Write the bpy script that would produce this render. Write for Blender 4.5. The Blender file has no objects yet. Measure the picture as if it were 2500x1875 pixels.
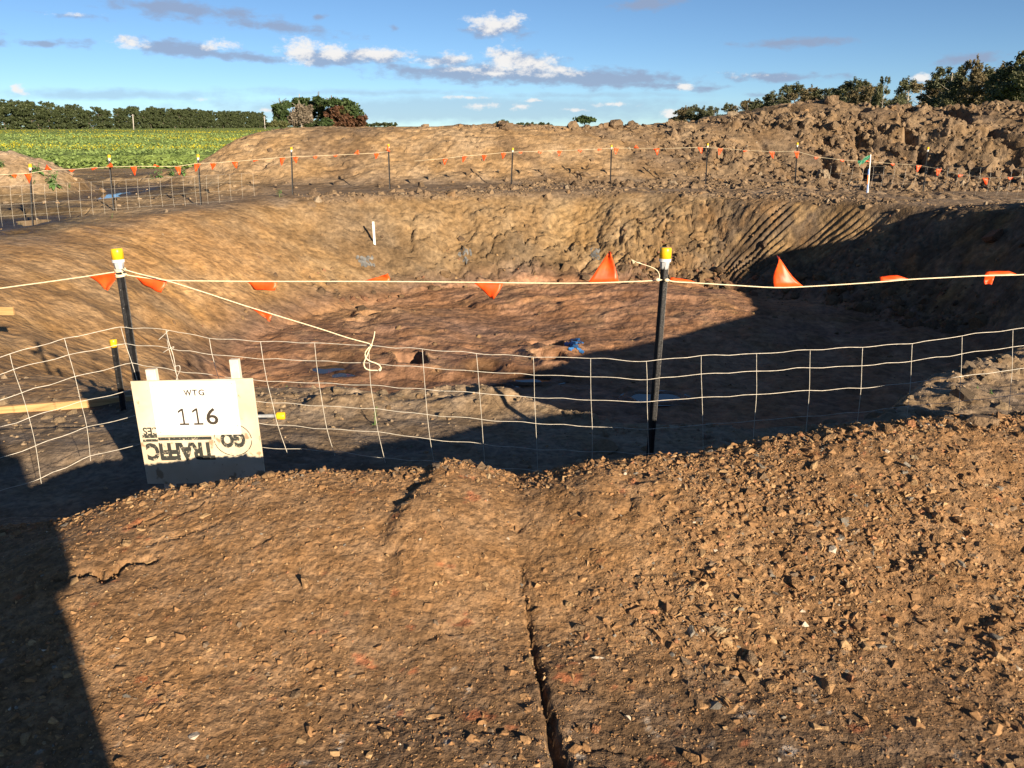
import bpy, bmesh, math, random
import numpy as np
from mathutils import Vector, Matrix

# ------------------------------------------------------------------ camera, sky, sun, exposure
scene = bpy.context.scene
col = scene.collection
R = math.radians
CAM = (0.0, 0.0, 1.95)
FPX = 2078.0
PITCH = R(16.84)
cam_d = bpy.data.cameras.new("camera")
cam_d.sensor_width = 36.0
cam_d.lens = 36.0 * FPX / 2500.0
cam_d.clip_start = 0.02
cam_d.clip_end = 20000.0
cam = bpy.data.objects.new("camera", cam_d)
cam.location = CAM
cam.rotation_euler = (math.pi / 2 - PITCH, 0, 0)
col.objects.link(cam)
scene.camera = cam

SUN_EL, SUN_AZ = R(15.7), R(146.5)      # azimuth clockwise from +Y: behind the camera, to the right
sun_dir = Vector((math.sin(SUN_AZ) * math.cos(SUN_EL), math.cos(SUN_AZ) * math.cos(SUN_EL), math.sin(SUN_EL)))
sun_d = bpy.data.lights.new("sun", 'SUN')
sun_d.energy = 5.0
sun_d.angle = R(0.53)
sun_d.color = (1.0, 0.83, 0.62)
sun = bpy.data.objects.new("sun", sun_d)
sun.rotation_euler = sun_dir.to_track_quat('Z', 'Y').to_euler()
sun.location = (20, -30, 30)
col.objects.link(sun)

vs = scene.view_settings
vs.view_transform = 'Standard'
vs.look = 'None'
vs.exposure = 1.2
vs.gamma = 1.0
vs.use_curve_mapping = False
scene.render.film_transparent = False
scene.cycles.max_bounces = 6
scene.cycles.diffuse_bounces = 3

def ray(u, v):
    x = (u - 1250.0) / FPX
    y = (v - 937.5) / FPX
    return (x, math.cos(PITCH) - y * math.sin(PITCH), -math.sin(PITCH) - y * math.cos(PITCH))
def at(u, v, Y):
    """world point on the sight line of photograph pixel (u, v) at distance Y"""
    d = ray(u, v); k = Y / d[1]
    return Vector((d[0] * k, Y, CAM[2] + d[2] * k))

# ------------------------------------------------------------------ node helpers
class NT:
    def __init__(self, tree):
        self.t = tree
    def n(self, kind, **kw):
        nd = self.t.nodes.new(kind)
        for k, v in kw.items():
            setattr(nd, k, v)
        return nd
    def link(self, a, b):
        self.t.links.new(a, b)
    def put(self, sock, v):
        if isinstance(v, bpy.types.NodeSocket):
            self.link(v, sock)
        else:
            sock.default_value = v
    def math(self, op, a, b=0.0, c=None, clamp=False):
        m = self.n('ShaderNodeMath', operation=op, use_clamp=clamp)
        self.put(m.inputs[0], a); self.put(m.inputs[1], b)
        if c is not None: self.put(m.inputs[2], c)
        return m.outputs[0]
    def vmath(self, op, a, b=None):
        m = self.n('ShaderNodeVectorMath', operation=op)
        self.put(m.inputs[0], a)
        if b is not None: self.put(m.inputs[1], b)
        return m.outputs['Value'] if op in ('LENGTH', 'DOT_PRODUCT', 'DISTANCE') else m.outputs[0]
    def mix(self, f, a, b, mode='MIX'):
        m = self.n('ShaderNodeMix', data_type='RGBA', blend_type=mode)
        self.put(m.inputs[0], f); self.put(m.inputs[6], a); self.put(m.inputs[7], b)
        return m.outputs[2]
    def noise(self, vec, scale, detail=4.0, rough=0.55, out=0, dist=0.0):
        m = self.n('ShaderNodeTexNoise')
        if vec is not None: self.link(vec, m.inputs['Vector'])
        m.inputs['Scale'].default_value = scale
        m.inputs['Detail'].default_value = detail
        m.inputs['Roughness'].default_value = rough
        m.inputs['Distortion'].default_value = dist
        return m.outputs[out]
    def ramp(self, f, lo, hi, a=0.0, b=1.0, smooth=True):
        m = self.n('ShaderNodeMapRange', interpolation_type='SMOOTHSTEP' if smooth else 'LINEAR', clamp=True)
        self.put(m.inputs[0], f)
        m.inputs[1].default_value = lo; m.inputs[2].default_value = hi
        m.inputs[3].default_value = a; m.inputs[4].default_value = b
        return m.outputs[0]
def c4(c): return (c[0], c[1], c[2], 1.0)

# ------------------------------------------------------------------ world: clear late-afternoon sky with small clouds
world = bpy.data.worlds.new("World")
scene.world = world
world.use_nodes = True
W = NT(world.node_tree)
for nd in list(world.node_tree.nodes): world.node_tree.nodes.remove(nd)
sky = W.n('ShaderNodeTexSky', sky_type='NISHITA')
sky.sun_disc = False
sky.sun_elevation = SUN_EL
sky.sun_rotation = SUN_AZ
sky.altitude = 50.0
sky.air_density = 0.55
sky.dust_density = 0.05
sky.ozone_density = 2.7
geo = W.n('ShaderNodeTexCoord').outputs['Generated']
dirn = W.vmath('NORMALIZE', geo)
sep = W.n('ShaderNodeSeparateXYZ'); W.link(dirn, sep.inputs[0])
azn = W.math('ARCTAN2', sep.outputs[0], sep.outputs[1])
eln = W.math('ARCSINE', sep.outputs[2])
comb = W.n('ShaderNodeCombineXYZ'); W.link(azn, comb.inputs[0]); W.link(eln, comb.inputs[1])
P0 = comb.outputs[0]
stretch = W.vmath('MULTIPLY', P0, (1.0, 2.2, 1.0))
warp_c = W.vmath('SUBTRACT', W.noise(stretch, 22.0, 3.0, 0.55, out=1), (0.5, 0.5, 0.5))
warp = W.vmath('MULTIPLY', warp_c, (0.030, 0.0085, 0.0))
PW = W.vmath('ADD', P0, warp)
def azel(u, v):
    d = Vector(ray(u, v)).normalized()
    return math.atan2(d.x, d.y), math.asin(d.z)
def cloud_field(lst):
    acc = None
    for (u, v, hw, hh, tilt, op) in lst:
        a, e = azel(u, v)
        q = W.vmath('SUBTRACT', PW, (a, e, 0))
        if tilt:
            rot = W.n('ShaderNodeVectorRotate', rotation_type='Z_AXIS'); W.link(q, rot.inputs[0]); rot.inputs['Angle'].default_value = tilt
            q = rot.outputs[0]
        q = W.vmath('MULTIPLY', q, (FPX / hw, FPX / hh, 0))
        f = W.math('MULTIPLY', W.math('SUBTRACT', 1.0, W.vmath('LENGTH', q)), op)
        acc = f if acc is None else W.math('MAXIMUM', acc, f)
    return acc
S = 1.13
def dd(l): return [(u * S, v * S, hw * S, hh * S, t, o) for (u, v, hw, hh, t, o) in l]
grey_l = dd([(400, 24, 190, 22, 0.05, .9), (600, 58, 170, 14, 0.09, .8), (400, 106, 130, 20, 0.07, 1), (530, 122, 110, 13, 0.05, 1), (740, 126, 160, 20, 0, 1.1),
             (1072, 66, 80, 20, 0, 1.1), (1080, 160, 300, 26, 0.02, 1.2), (1300, 170, 220, 23, 0.03, 1.15), (900, 150, 150, 14, 0.02, .8), (1400, 186, 160, 11, 0.02, .9), (960, 133, 80, 14, 0, .8), (1130, 140, 110, 30, 0, .9),
             (1460, 190, 70, 8, 0, .8), (1715, 93, 125, 13, -0.02, 1), (1675, 166, 140, 11, 0.02, 1), (2095, 128, 85, 14, -0.03, 1), (1405, 8, 85, 17, 0, 1),
             (115, 95, 75, 12, 0, .8), (-10, 95, 40, 11, 0, .8), (160, 34, 60, 8, 0, .5), (690, 37, 16, 8, 0, .8), (850, 62, 14, 8, 0, .6),
             (2150, 160, 120, 16, 0, .45), (1985, 178, 40, 8, 0, .8), (1650, 205, 60, 6, 0, .5), (1530, 188, 50, 6, 0, .5),
             (2500, 90, 160, 20, 0, .9), (-300, 60, 190, 20, 0, .9), (3000, 130, 260, 26, 0, .9), (-700, 120, 260, 24, 0, .9)])
white_l = dd([(288, 92, 42, 15, 0, 1), (470, 96, 45, 14, 0, 1), (652, 106, 52, 30, 0, 1), (725, 112, 60, 18, 0, 1), (815, 116, 75, 18, 0, 1), (1068, 52, 66, 23, 0, 1), (1105, 42, 28, 17, 0, 1),
              (1085, 130, 48, 34, 0, 1), (1150, 138, 75, 22, 0, .9), (1210, 150, 60, 14, 0, .8), (985, 124, 40, 14, 0, .8), (935, 130, 40, 9, 0, .6), (1080, 158, 60, 12, 0, .8), (1190, 160, 50, 9, 0, .7), (1000, 150, 60, 8, 0, .7), (1478, 186, 26, 9, 0, .9),
              (38, 190, 14, 14, 0, .9), (1005, 212, 50, 5, 0, .8), (1040, 230, 45, 8, 0, .8), (1125, 232, 26, 9, 0, .9), (1150, 217, 20, 5, 0, .9), (1240, 238, 30, 5, 0, .7), (1330, 226, 60, 5, 0, .5),
              (1450, 247, 22, 12, 0, 1), (1990, 168, 24, 12, 0, 1), (440, 218, 25, 6, 0, .6), (580, 238, 18, 6, 0, .6), (170, 31, 40, 6, 0, .5), (1640, 161, 60, 6, 0, .5), (2600, 80, 70, 16, 0, .9), (-330, 45, 70, 16, 0, .9)])
band_l = dd([(1000, 236, 720, 34, 0, 1.1), (800, 200, 420, 12, 0, .6), (1250, 206, 380, 10, 0, .6), (250, 205, 330, 14, 0, .8), (2100, 215, 420, 20, 0, .6)])
puff = W.noise(W.vmath('MULTIPLY', P0, (1.0, 1.7, 1.0)), 60.0, 6.0, 0.68)
wisp = W.noise(stretch, 40.0, 4.0, 0.6)
gf = W.math('ADD', cloud_field(grey_l), W.math('MULTIPLY', W.math('SUBTRACT', wisp, 0.5), 1.9))
wf = W.math('ADD', cloud_field(white_l), W.math('MULTIPLY', W.math('SUBTRACT', puff, 0.5), 2.6))
bf = W.math('ADD', cloud_field(band_l), W.math('MULTIPLY', W.math('SUBTRACT', wisp, 0.5), 0.9))
# the same scattered small clouds carry on round the rest of the sky (behind the camera and to the sides)
rest = W.noise(W.vmath('MULTIPLY', dirn, (1.0, 1.0, 3.2)), 5.5, 5.0, 0.55)
rest = W.math('MULTIPLY', W.ramp(rest, 0.58, 0.70), W.ramp(W.math('ABSOLUTE', azn), 0.75, 1.05))
rest = W.math('MULTIPLY', rest, W.ramp(eln, 0.03, 0.12))
gm = W.math('MAXIMUM', W.ramp(gf, 0.0, 0.75, 0.0, 0.80), W.math('MULTIPLY', rest, 0.7))
wm = W.ramp(wf, 0.02, 0.85, 0.0, 0.95)
bm_ = W.ramp(bf, 0.0, 0.7, 0.0, 0.62)
SKYK = 1.0
skc = W.mix(1.0, sky.outputs[0], (0.88, 0.97, 1.0, 1), 'MULTIPLY')
GREY = (2.7, 3.3, 4.7, 1)
WHITE = (8.2, 8.0, 7.8, 1)
BAND = (3.4, 4.9, 6.3, 1)
skc = W.mix(bm_, skc, BAND)
skc = W.mix(gm, skc, GREY)
skc = W.mix(wm, skc, WHITE)
bg = W.n('ShaderNodeBackground')
W.link(skc, bg.inputs[0])
bg.inputs[1].default_value = 0.05
wo = W.n('ShaderNodeOutputWorld')
W.link(bg.outputs[0], wo.inputs[0])

# ------------------------------------------------------------------ numpy noise
def _hash(ix, iy, seed):
    h = (ix.astype(np.int64) * 374761393 + iy.astype(np.int64) * 668265263 + seed * 974634541) & 0xFFFFFFFF
    h = ((h ^ (h >> 13)) * 1274126177) & 0xFFFFFFFF
    h = ((h ^ (h >> 16)) * 2246822519) & 0xFFFFFFFF
    return ((h ^ (h >> 15)) & 0xFFFFFF) / float(0x1000000)
def vn(x, y, seed=0):
    ix = np.floor(x); iy = np.floor(y)
    fx = x - ix; fy = y - iy
    fx = fx * fx * fx * (fx * (fx * 6 - 15) + 10); fy = fy * fy * fy * (fy * (fy * 6 - 15) + 10)
    a = _hash(ix, iy, seed); b = _hash(ix + 1, iy, seed)
    c = _hash(ix, iy + 1, seed); d = _hash(ix + 1, iy + 1, seed)
    return ((a + (b - a) * fx) * (1 - fy) + (c + (d - c) * fx) * fy) * 2 - 1
def fbm(x, y, seed=0, octs=4, gain=0.5):
    s = np.zeros_like(x); amp = 1.0; tot = 0
    cx, sx = math.cos(0.6), math.sin(0.6)
    for o in range(octs):
        s = s + amp * vn(x, y, seed + o * 17); tot += amp
        x, y = (x * cx - y * sx) * 2.03 + 3.7, (x * sx + y * cx) * 2.03 - 1.9
        amp *= gain
    return s / tot
def worley(x, y, seed=0):
    ix = np.floor(x); iy = np.floor(y)
    f1 = np.full_like(x, 9.0); f2 = np.full_like(x, 9.0); cid = np.zeros_like(x)
    for dx in (-1, 0, 1):
        for dy in (-1, 0, 1):
            cx = ix + dx; cy = iy + dy
            px = cx + _hash(cx, cy, seed); py = cy + _hash(cx, cy, seed + 5)
            d = np.hypot(px - x, py - y)
            c = _hash(cx, cy, seed + 9)
            new1 = d < f1
            f2 = np.where(new1, f1, np.minimum(f2, d))
            cid = np.where(new1, c, cid)
            f1 = np.where(new1, d, f1)
    return f1, f2, cid
def ss(a, b, x):
    t = np.clip((x - a) / (b - a), 0, 1)
    return t * t * (3 - 2 * t)
def clods(x, y, seed, size):
    f1, f2, c = worley(x / size, y / size, seed)
    return np.sqrt(np.clip(0.62 - f1, 0, 1)) * (0.25 + c) * size
def polyline_dist(x, y, pts):
    best = np.full_like(x, 99.0); par = np.zeros_like(x)
    n = len(pts) - 1
    for i in range(n):
        ax, ay = pts[i]; bx, by = pts[i + 1]
        dx, dy = bx - ax, by - ay
        t = np.clip(((x - ax) * dx + (y - ay) * dy) / (dx * dx + dy * dy), 0, 1)
        d = np.hypot(x - ax - t * dx, y - ay - t * dy)
        par = np.where(d < best, (i + t) / n, par)
        best = np.minimum(best, d)
    return best, par
# ------------------------------------------------------------------ the lie of the land
PIT_C = (1.5, 16.0)
FLOOR_Z = -2.1
#            azimuth (deg, clockwise from +Y)  outer r  inner r  rim z
PIT_TAB = [(-180, 10.6, 8.8, 0.02), (-175, 10.35, 8.6, 0.02), (-170, 9.8, 8.2, 0.0), (-160, 10.55, 8.0, 0.0), (-152, 11.45, 7.6, 0.0), (-140, 11.9, 7.2, 0.0), (-120, 11.5, 6.8, 0.0), (-90, 10.8, 6.4, 0.02), (-60, 10.3, 6.3, 0.05), (-30, 9.6, 6.5, 0.10), (0, 9.7, 6.6, 0.14),
           (30, 9.9, 6.8, 0.18), (60, 9.9, 6.9, 0.28), (90, 9.7, 7.3, 0.38), (120, 9.3, 7.4, 0.42), (150, 9.3, 7.8, 0.20), (168, 9.5, 8.0, 0.1), (174, 10.45, 8.6, 0.02), (180, 10.6, 8.8, 0.02)]
_pt = np.array(PIT_TAB)
# crest of the near windrow, read off the photograph's sight lines
CREST_PX = [(0, 1275), (124, 1262), (250, 1222), (339, 1203), (508, 1181), (644, 1155), (850, 1147), (983, 1141), (1073, 1136), (1186, 1158), (1266, 1173), (1356, 1155), (1435, 1130),
            (1582, 1116), (1808, 1090), (1977, 1057), (2147, 1023), (2316, 1000), (2500, 994)]
def crest_y(x): return 3.18 + 0.10 * x
_cx, _cz = [], []
for (u, v) in CREST_PX:
    Y = 3.2
    for _ in range(8):
        p = at(u, v, Y); Y = crest_y(p.x)
    p = at(u, v, Y); _cx.append(p.x); _cz.append(p.z)
_cx = [-9.0, -5.0, -3.0] + _cx + [2.62, 3.0, 4.05, 4.55, 12.0]
_cz = [0.30, 0.32, 0.40] + [z_ - 0.022 for z_ in _cz] + [0.84, 0.96, 0.90, 0.60, 0.6]  # unseen right end: heights shaped for the shadow it casts behind
HEAP_X = np.array([-14, -9.4, -4, 0, 3, 5.5, 7.5, 9.5, 11.5, 14, 17, 20, 24, 30, 40])
HEAP_Y = np.array([33, 33, 33.3, 33.6, 34, 34.4, 35.2, 36.2, 37, 37.5, 38, 38, 37.5, 36, 35])
HEAP_Z = np.array([1.9, 1.85, 1.88, 1.96, 1.88, 1.86, 1.88, 2.00, 2.12, 2.24, 2.30, 2.26, 2.30, 2.35, 2.35])
TOE_Y = np.array([29, 29, 28.9, 29, 29.2, 29.3, 29.3, 29, 28.6, 28, 27, 26, 25, 24, 24])

HOLES = [(-1.85, 14.7, 0.24, 0.34, 0.34), (0.72, 14.7, 0.22, 0.30, 0.32), (0.80, 15.8, 0.28, 0.36, 0.42), (-3.0, 18.5, 0.3, 0.2, 0.10)]
PUDDLES = []   # (x, y, rx, ry, z)
for (u, v, w, h, zz) in [(808, 898, 46, 12, -2.1), (838, 912, 30, 8, -2.1), (1300, 922, 60, 9, -2.1), (1225, 945, 30, 8, -2.1), (1600, 966, 55, 12, -2.1), (1180, 905, 34, 8, -2.1),
                      (280, 472, 48, 13, 0.05), (325, 470, 14, 3, 0.05), (20, 548, 66, 16, 0.0), (45, 568, 24, 5, 0.0), (-120, 560, 80, 16, 0.0)]:
    d = ray(u, v); k = (CAM[2] - zz) / -d[2]
    d2 = ray(u, v - h); k2 = (CAM[2] - zz) / -d2[2]
    PUDDLES.append((d[0] * k, d[1] * k, w / FPX * k, max(0.12, (k2 * d2[1] - k * d[1])), zz))
GROOVE = [(0.20, 1.2), (0.13, 1.8), (0.105, 2.0), (0.076, 2.22), (0.05, 2.45), (0.035, 2.66)]
CRACK_PX = [(150, 1418), (190, 1404), (237, 1402), (262, 1412), (283, 1396), (300, 1376), (330, 1374), (365, 1370)]
CRACK = []
GULLY = [(-0.26, 3.28), (-0.33, 3.10), (-0.40, 2.92), (-0.47, 2.74), (-0.40, 2.55), (-0.42, 2.35)]
FINE_CRACKS = []
_r = random.Random(5)
for i in range(20):
    x0 = _r.uniform(-1.7, 0.4); y0 = _r.uniform(1.75, 3.0); L = _r.uniform(0.06, 0.26); a = _r.uniform(-0.1, 0.55)
    pts = [(x0, y0)]
    for k in range(5):
        a += _r.uniform(-0.6, 0.6) * 0.6
        a = max(-0.5, min(0.8, a))
        pts.append((pts[-1][0] + math.cos(a) * L / 5, pts[-1][1] + math.sin(a) * L / 5))
    FINE_CRACKS.append((pts, _r.uniform(0.003, 0.007)))

def pit_polar(x, y):
    dx = x - PIT_C[0]; dy = y - PIT_C[1]
    r = np.hypot(dx, dy); ph = np.degrees(np.arctan2(dx, dy))
    ro = np.interp(ph, _pt[:, 0], _pt[:, 1]); ri = np.interp(ph, _pt[:, 0], _pt[:, 2]); zr = np.interp(ph, _pt[:, 0], _pt[:, 3])
    return r, ph, ro, ri, zr
def berm(x, y):
    """height and mask of the pad and windrow on the camera's side"""
    yc = crest_y(x) + 0.05 * vn(x * 1.7, x * 0 + 3.3, 3)
    zc = np.interp(x, _cx, _cz)
    d = y - yc
    pad = 0.35
    front = pad + (zc - pad) * np.exp(-(np.minimum(d, 0) / 0.78) ** 2)
    back = zc * (1 - ss(0.0, 0.95, d)) - 0.03 * ss(0.3, 0.9, d)
    return np.where(d <= 0, front, back), d
for (u_, v_) in CRACK_PX:
    d_ = ray(u_, v_); k_ = np.arange(2.0, 4.5, 0.004)
    i_ = int(np.argmax(CAM[2] + d_[2] * k_ < berm(d_[0] * k_, d_[1] * k_)[0])); CRACK.append((d_[0] * k_[i_], d_[1] * k_[i_]))
def heap_env(x, y):
    yc = np.interp(x, HEAP_X, HEAP_Y); zc = np.interp(x, HEAP_X, HEAP_Z); yt = np.interp(x, HEAP_X, TOE_Y)
    yt = yt + 0.5 * fbm(x * 0.35, y * 0 + 1.0, 41, 2)
    t = np.clip((y - yt) / (yc - yt), 0, 1)
    f = zc * (0.45 * t + 0.55 * ss(0, 1.0, t))
    b = zc - np.clip(y - yc - 5.0, 0, 50) * 0.7
    z = np.minimum(f, b)
    e = (x + 11.9 + (33 - y) * 0.12) * 0.80
    k = 0.25
    z = np.where(e > z + 1, z, -k * np.log(np.exp(-np.clip(z, -5, 9) / k) + np.exp(-np.clip(e, -5, 9) / k)))
    return np.maximum(z, -0.2), t
def left_heaps(x, y):
    h = 1.15 * np.exp(-(((x + 14.9) / 2.1) ** 2 + ((y - 25.5) / 1.7) ** 2) ** 1.3)
    h = h + 0.12 * np.exp(-(((x + 9.2 + 0.35 * (y - 22.5)) / 3.0) ** 2 + ((y - 22.8 - 0.25 * (x + 9)) / 0.55) ** 2))
    h = h + 0.12 * np.exp(-(((x + 13.2) / 2.0) ** 2 + ((y - 18.8) / 0.45) ** 2))
    h = h + 0.45 * np.exp(-(((x + 10.5) / 2.2) ** 2 + ((y - 31.5) / 0.8) ** 2))
    h = h + 0.30 * np.exp(-(((x + 8.2) / 1.3) ** 2 + ((y - 25.6) / 0.6) ** 2))
    return h

def H(x, y, lod=0):
    """ground height; lod 0 far, 1 pit, 2 near the fence, 3 foreground"""
    x = np.asarray(x, float); y = np.asarray(y, float)
    r, ph, ro, ri, zr = pit_polar(x, y)
    g = 0.05 * fbm(x * 0.35, y * 0.35, 1, 4)
    g = g + 0.38 * ss(3.6, 6.6, x) * ss(22, 18, y) * ss(4.5, 7, y) + 1.25 * np.exp(-((x - 12.6) / 1.3) ** 2 - ((y - 13.4) / 3.4) ** 2) + 0.25 * ss(24, 37, y)  # right ground raised and an unseen mound added to shade the pit
    g = g + 0.12 * ss(8.5, 10.0, r) * ss(14, 10.5, r) * ss(18, 24, y)
    hp, ht = heap_env(x, y)
    lh = left_heaps(x, y)
    # roughness of loose earth
    rough_r = ss(4.0, 9.0, x)
    heapm = ss(0.05, 0.5, hp)
    q = x + 0.85 * y
    lobes = 0.62 * (0.42 - np.abs(vn(q * 0.30, x * 0.06, 71))) + 0.52 * (0.38 - np.abs(vn(q * 0.62 + 0.4 * vn(x, y, 73), y * 0.10, 72)))
    wx = x + 0.22 * fbm(x * 3, y * 3, 8, 2); wy = y + 0.22 * fbm(x * 3, y * 3, 9, 2)
    cl = clods(wx, wy, 11, 0.70) * 0.42 + clods(wx, wy, 12, 0.34) * 0.50 + clods(wx, wy, 18, 0.17) * 0.55 + 0.10 * np.abs(fbm(x * 3.3, y * 3.3, 20, 3))
    patch = 0.16 + 0.84 * ss(-0.18, 0.22, fbm(x * 0.5 + 0.4 * y, y * 0.28, 13, 3))
    amp = (0.30 + 0.75 * rough_r) * patch
    hpz = hp + heapm * (lobes * rough_r * (1 + 0.9 * ss(9, 13, x)) * ss(0.05, 0.35, ht) + amp * (cl - 0.12) + 0.10 * fbm(x * 0.9, y * 0.9, 15, 4))
    for (x1, y1, x2, y2, dp, wd) in ((18.2, 37.6, 16.6, 28.5, 0.62, 0.45), (15.6, 37.2, 14.5, 30.0, 0.55, 0.38), (20.6, 37.6, 18.6, 27.6, 0.62, 0.48), (13.9, 36.4, 12.2, 29.6, 0.5, 0.36), (11.2, 36.2, 11.6, 30.5, 0.38, 0.32), (9.0, 35.0, 9.8, 30.5, 0.3, 0.3)):
        gdd, gpp = polyline_dist(x + 0.45 * fbm(x * .8, y * .8, 24, 3), y, [(x1, y1), (x2, y2)])
        hpz = hpz - dp * ss(1.0, 0.25, gdd / (wd * (0.75 + 0.5 * vn(y * 1.1, x * .3, 26)))) * heapm * ss(0.0, 0.15, gpp) * ss(1.0, 0.85, gpp) * (0.25 + 0.75 * ss(-0.25, 0.2, fbm(x * 0.9, y * 0.9, 27, 3)))
    wrin = np.abs(vn(x * 1.6 + 0.5 * vn(x, y * 2, 22), y * 4.2, 21))
    hpz = hpz - heapm * (1 - 0.6 * rough_r) * 0.055 * ss(0.16, 0.0, wrin) * (1 + 2 * np.clip(fbm(x * .7, y * .7, 23, 2), 0, 1))
    g = g + lh + ss(0.05, 0.3, lh) * (0.35 * (clods(x, y, 16, 0.35) - 0.05) + 0.05 * fbm(x * 2, y * 2, 17, 3))
    flat = (1 - heapm) * ss(6.5, 9.5, y)
    far_rim = ss(20, 25, y) * flat
    g = g + far_rim * (0.10 + 0.32 * rough_r) * patch * (clods(x, y, 14, 0.33) + 0.5 * clods(x, y, 19, 0.17)) * ss(0, 0.6, np.abs(r - ro)) * ss(9.6, 10.6, r)
    # wheel ruts on the muddy left side
    mud = ss(-7.5, -10.5, x) * ss(15, 18, y) * ss(36, 31, y)
    rut = vn(x * 0.35, y * 1.3, 33) * 0.08 + 0.05 * vn(x * 0.7 + 2, y * 2.6, 34) + 0.06 * fbm(x * 1.5, y * 3, 35, 3)
    g = g + mud * rut * (1 - ss(0.1, 0.5, lh))
    g = np.where(hp > 0.0, np.maximum(g, hpz) + 0.0, g)
    # the pit
    wob = 0.30 * fbm(ph * 0.07, r * 0.25, 51, 3) + 0.22 * fbm(x * 0.55, y * 0.55, 52, 3)
    rr = r + wob * ss(5.0, 8.5, r)
    t = np.clip((ro - rr) / (ro - ri), 0, 1)
    leftm = ss(-35, -75, ph) * ss(-178, -150, ph)
    rightm = ss(12, 32, ph) * ss(100, 80, ph)
    farm = ss(-55, -25, ph) * ss(35, 15, ph)
    prof = 0.45 * t + 0.55 * ss(0.0, 1.0, t)
    prof = prof * (1 - leftm) + leftm * (t * t * (1.6 - 0.6 * t))
    fl = FLOOR_Z + 0.15 * fbm(x * 0.5, y * 0.6, 53, 4) + 0.035 * fbm(x * 3, y * 3, 54, 3) + 0.07 * ss(-.06, .06, fbm(x * 0.45 + 0.3 * y, y * 0.9, 84, 3)) * ss(.0, .4, fbm(x * .3, y * .3, 87, 2) + .3)
    fl = fl + 0.34 * np.exp(-(((x - 3.6) / 2.6) ** 2 + ((y - 19.4) / 1.3) ** 2)) + 0.24 * np.exp(-(((x - 2.0) / 3.0) ** 2 + ((y - 21.0) / 0.8) ** 2)) + 0.16 * np.exp(-(((x - 5.0) / 1.2) ** 2 + ((y - 17.6) / 0.6) ** 2))
    fl = fl + 0.012 * clods(x + .2 * vn(x * 2, y * 2, 56), y, 55, 0.6) * ss(-.1, .3, fbm(x * .7, y * .7, 85, 2)) + 0.05 * fbm(x * 1.3 + y, y * 2.0, 57, 4, .6)
    wallm = ss(0.02, 0.25, t) * ss(1.0, 0.8, t)
    # bucket marks run down the right-hand wall
    s = np.radians(ph) * 9.0 + 0.55 * (ro - rr) + 0.10 * fbm(x, y, 60, 2)
    band = ss(-0.45, -0.1, vn(s * 0.40, (ro - rr) * 0.22, 61)) * ss(24, 34, ph) * ss(0.95, 0.75, t)
    gro = np.abs(((s / 0.19 + 0.8 * vn(s * 0.5, s * 0, 58) + 0.10 * vn(x * 1.5, y * 1.5, 57)) % 1.0) - 0.5) * 2
    teeth = -(gro ** 1.2) * 0.15 * band * (0.15 + 1.5 * np.clip(vn(s * 1.9, rr * 1.0, 62) + 0.25, 0, 1)) * (0.6 + 0.4 * ss(-.3, .2, fbm(x * 2.5, y * 2.5, 86, 2)))
    big = 0.30 * vn(s * 0.36, rr * 0.3, 63) + 0.12 * fbm(x * 1.2, y * 1.2, 64, 3) * (1 - .6 * band)
    f1, f2, cid = worley(x * 1.9 + 0.6 * vn(x, y, 65), y * 1.5, 66)
    f1b, f2b, cidb = worley(x * 4.3 + 0.4 * vn(x * 2, y * 2, 67), y * 3.4, 68)
    crackw = -0.16 * ss(0.09, 0.0, f2 - f1) * ss(0.1, 0.35, fbm(x * .6, y * .6, 69, 2) + .25) - 0.09 * ss(0.12, 0.0, f2b - f1b)
    block = 0.13 * (cid - 0.5) + 0.08 * (cidb - 0.5)
    wallz = rightm * (teeth * 1.2 + big) + (farm + 0.5 * rightm * (1 - band)) * (crackw + block * ss(0.08, 0.3, t)) + leftm * (0.05 * fbm(x * 0.8 + y * 0.6, y * 0.5 - x * .2, 70, 4) + 0.012 * vn((x + y) * 4, (y - x) * 1.1, 77))
    wallz = wallz + 0.14 * clods(x + .1 * vn(x * 6, y * 6, 74), y, 75, 0.24) * (.6 * farm * ss(.35, .65, t) + .7 * rightm * (1 - .85 * band))
    pitz = (zr * 0 + g) * (1 - prof) + fl * prof + wallm * wallz
    toe = np.exp(-((t - 0.90) / 0.12) ** 2) * ss(1.0, 0.95, t) * (farm + rightm)
    pitz = pitz + toe * 0.35 * (clods(x, y, 78, 0.45) + 0.6 * clods(x, y, 79, 0.22))
    z = np.where(t > 0, pitz, g)
    for (hx, hy, rx, ry, dp) in HOLES:
        hd = np.maximum(np.abs(x - hx + 0.35 * (y - hy)) / rx, np.abs(y - hy) / ry) + 0.35 * fbm(x * 2.5, y * 2.5, 83, 3)
        z = z - dp * ss(1.05, 0.85, hd) + 0.07 * np.exp(-((hd - 1.35) / 0.3) ** 2)
    for (px, py, rx, ry, pz) in PUDDLES:
        dpd = np.hypot((x - px) / rx, (y - py) / ry) + 0.35 * fbm(x * 1.1 / rx, y * 1.1 / ry, 81, 3)
        m = ss(1.9, 0.9, dpd)
        z = z * (1 - m) + m * ((FLOOR_Z + 0.0 if pz < -1 else pz) - 0.06 * ss(1.25, 0.6, dpd) + 0.02 * ss(1.0, 1.5, dpd))
    # pad + windrow
    b, d = berm(x, y)
    bm2 = ss(1.25, 0.55, d)
    near = np.maximum(b, z) if False else np.where(d < 0.0, b, np.maximum(b, z * 0 + g))
    z = np.where(d < 1.0, near, z)
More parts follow.
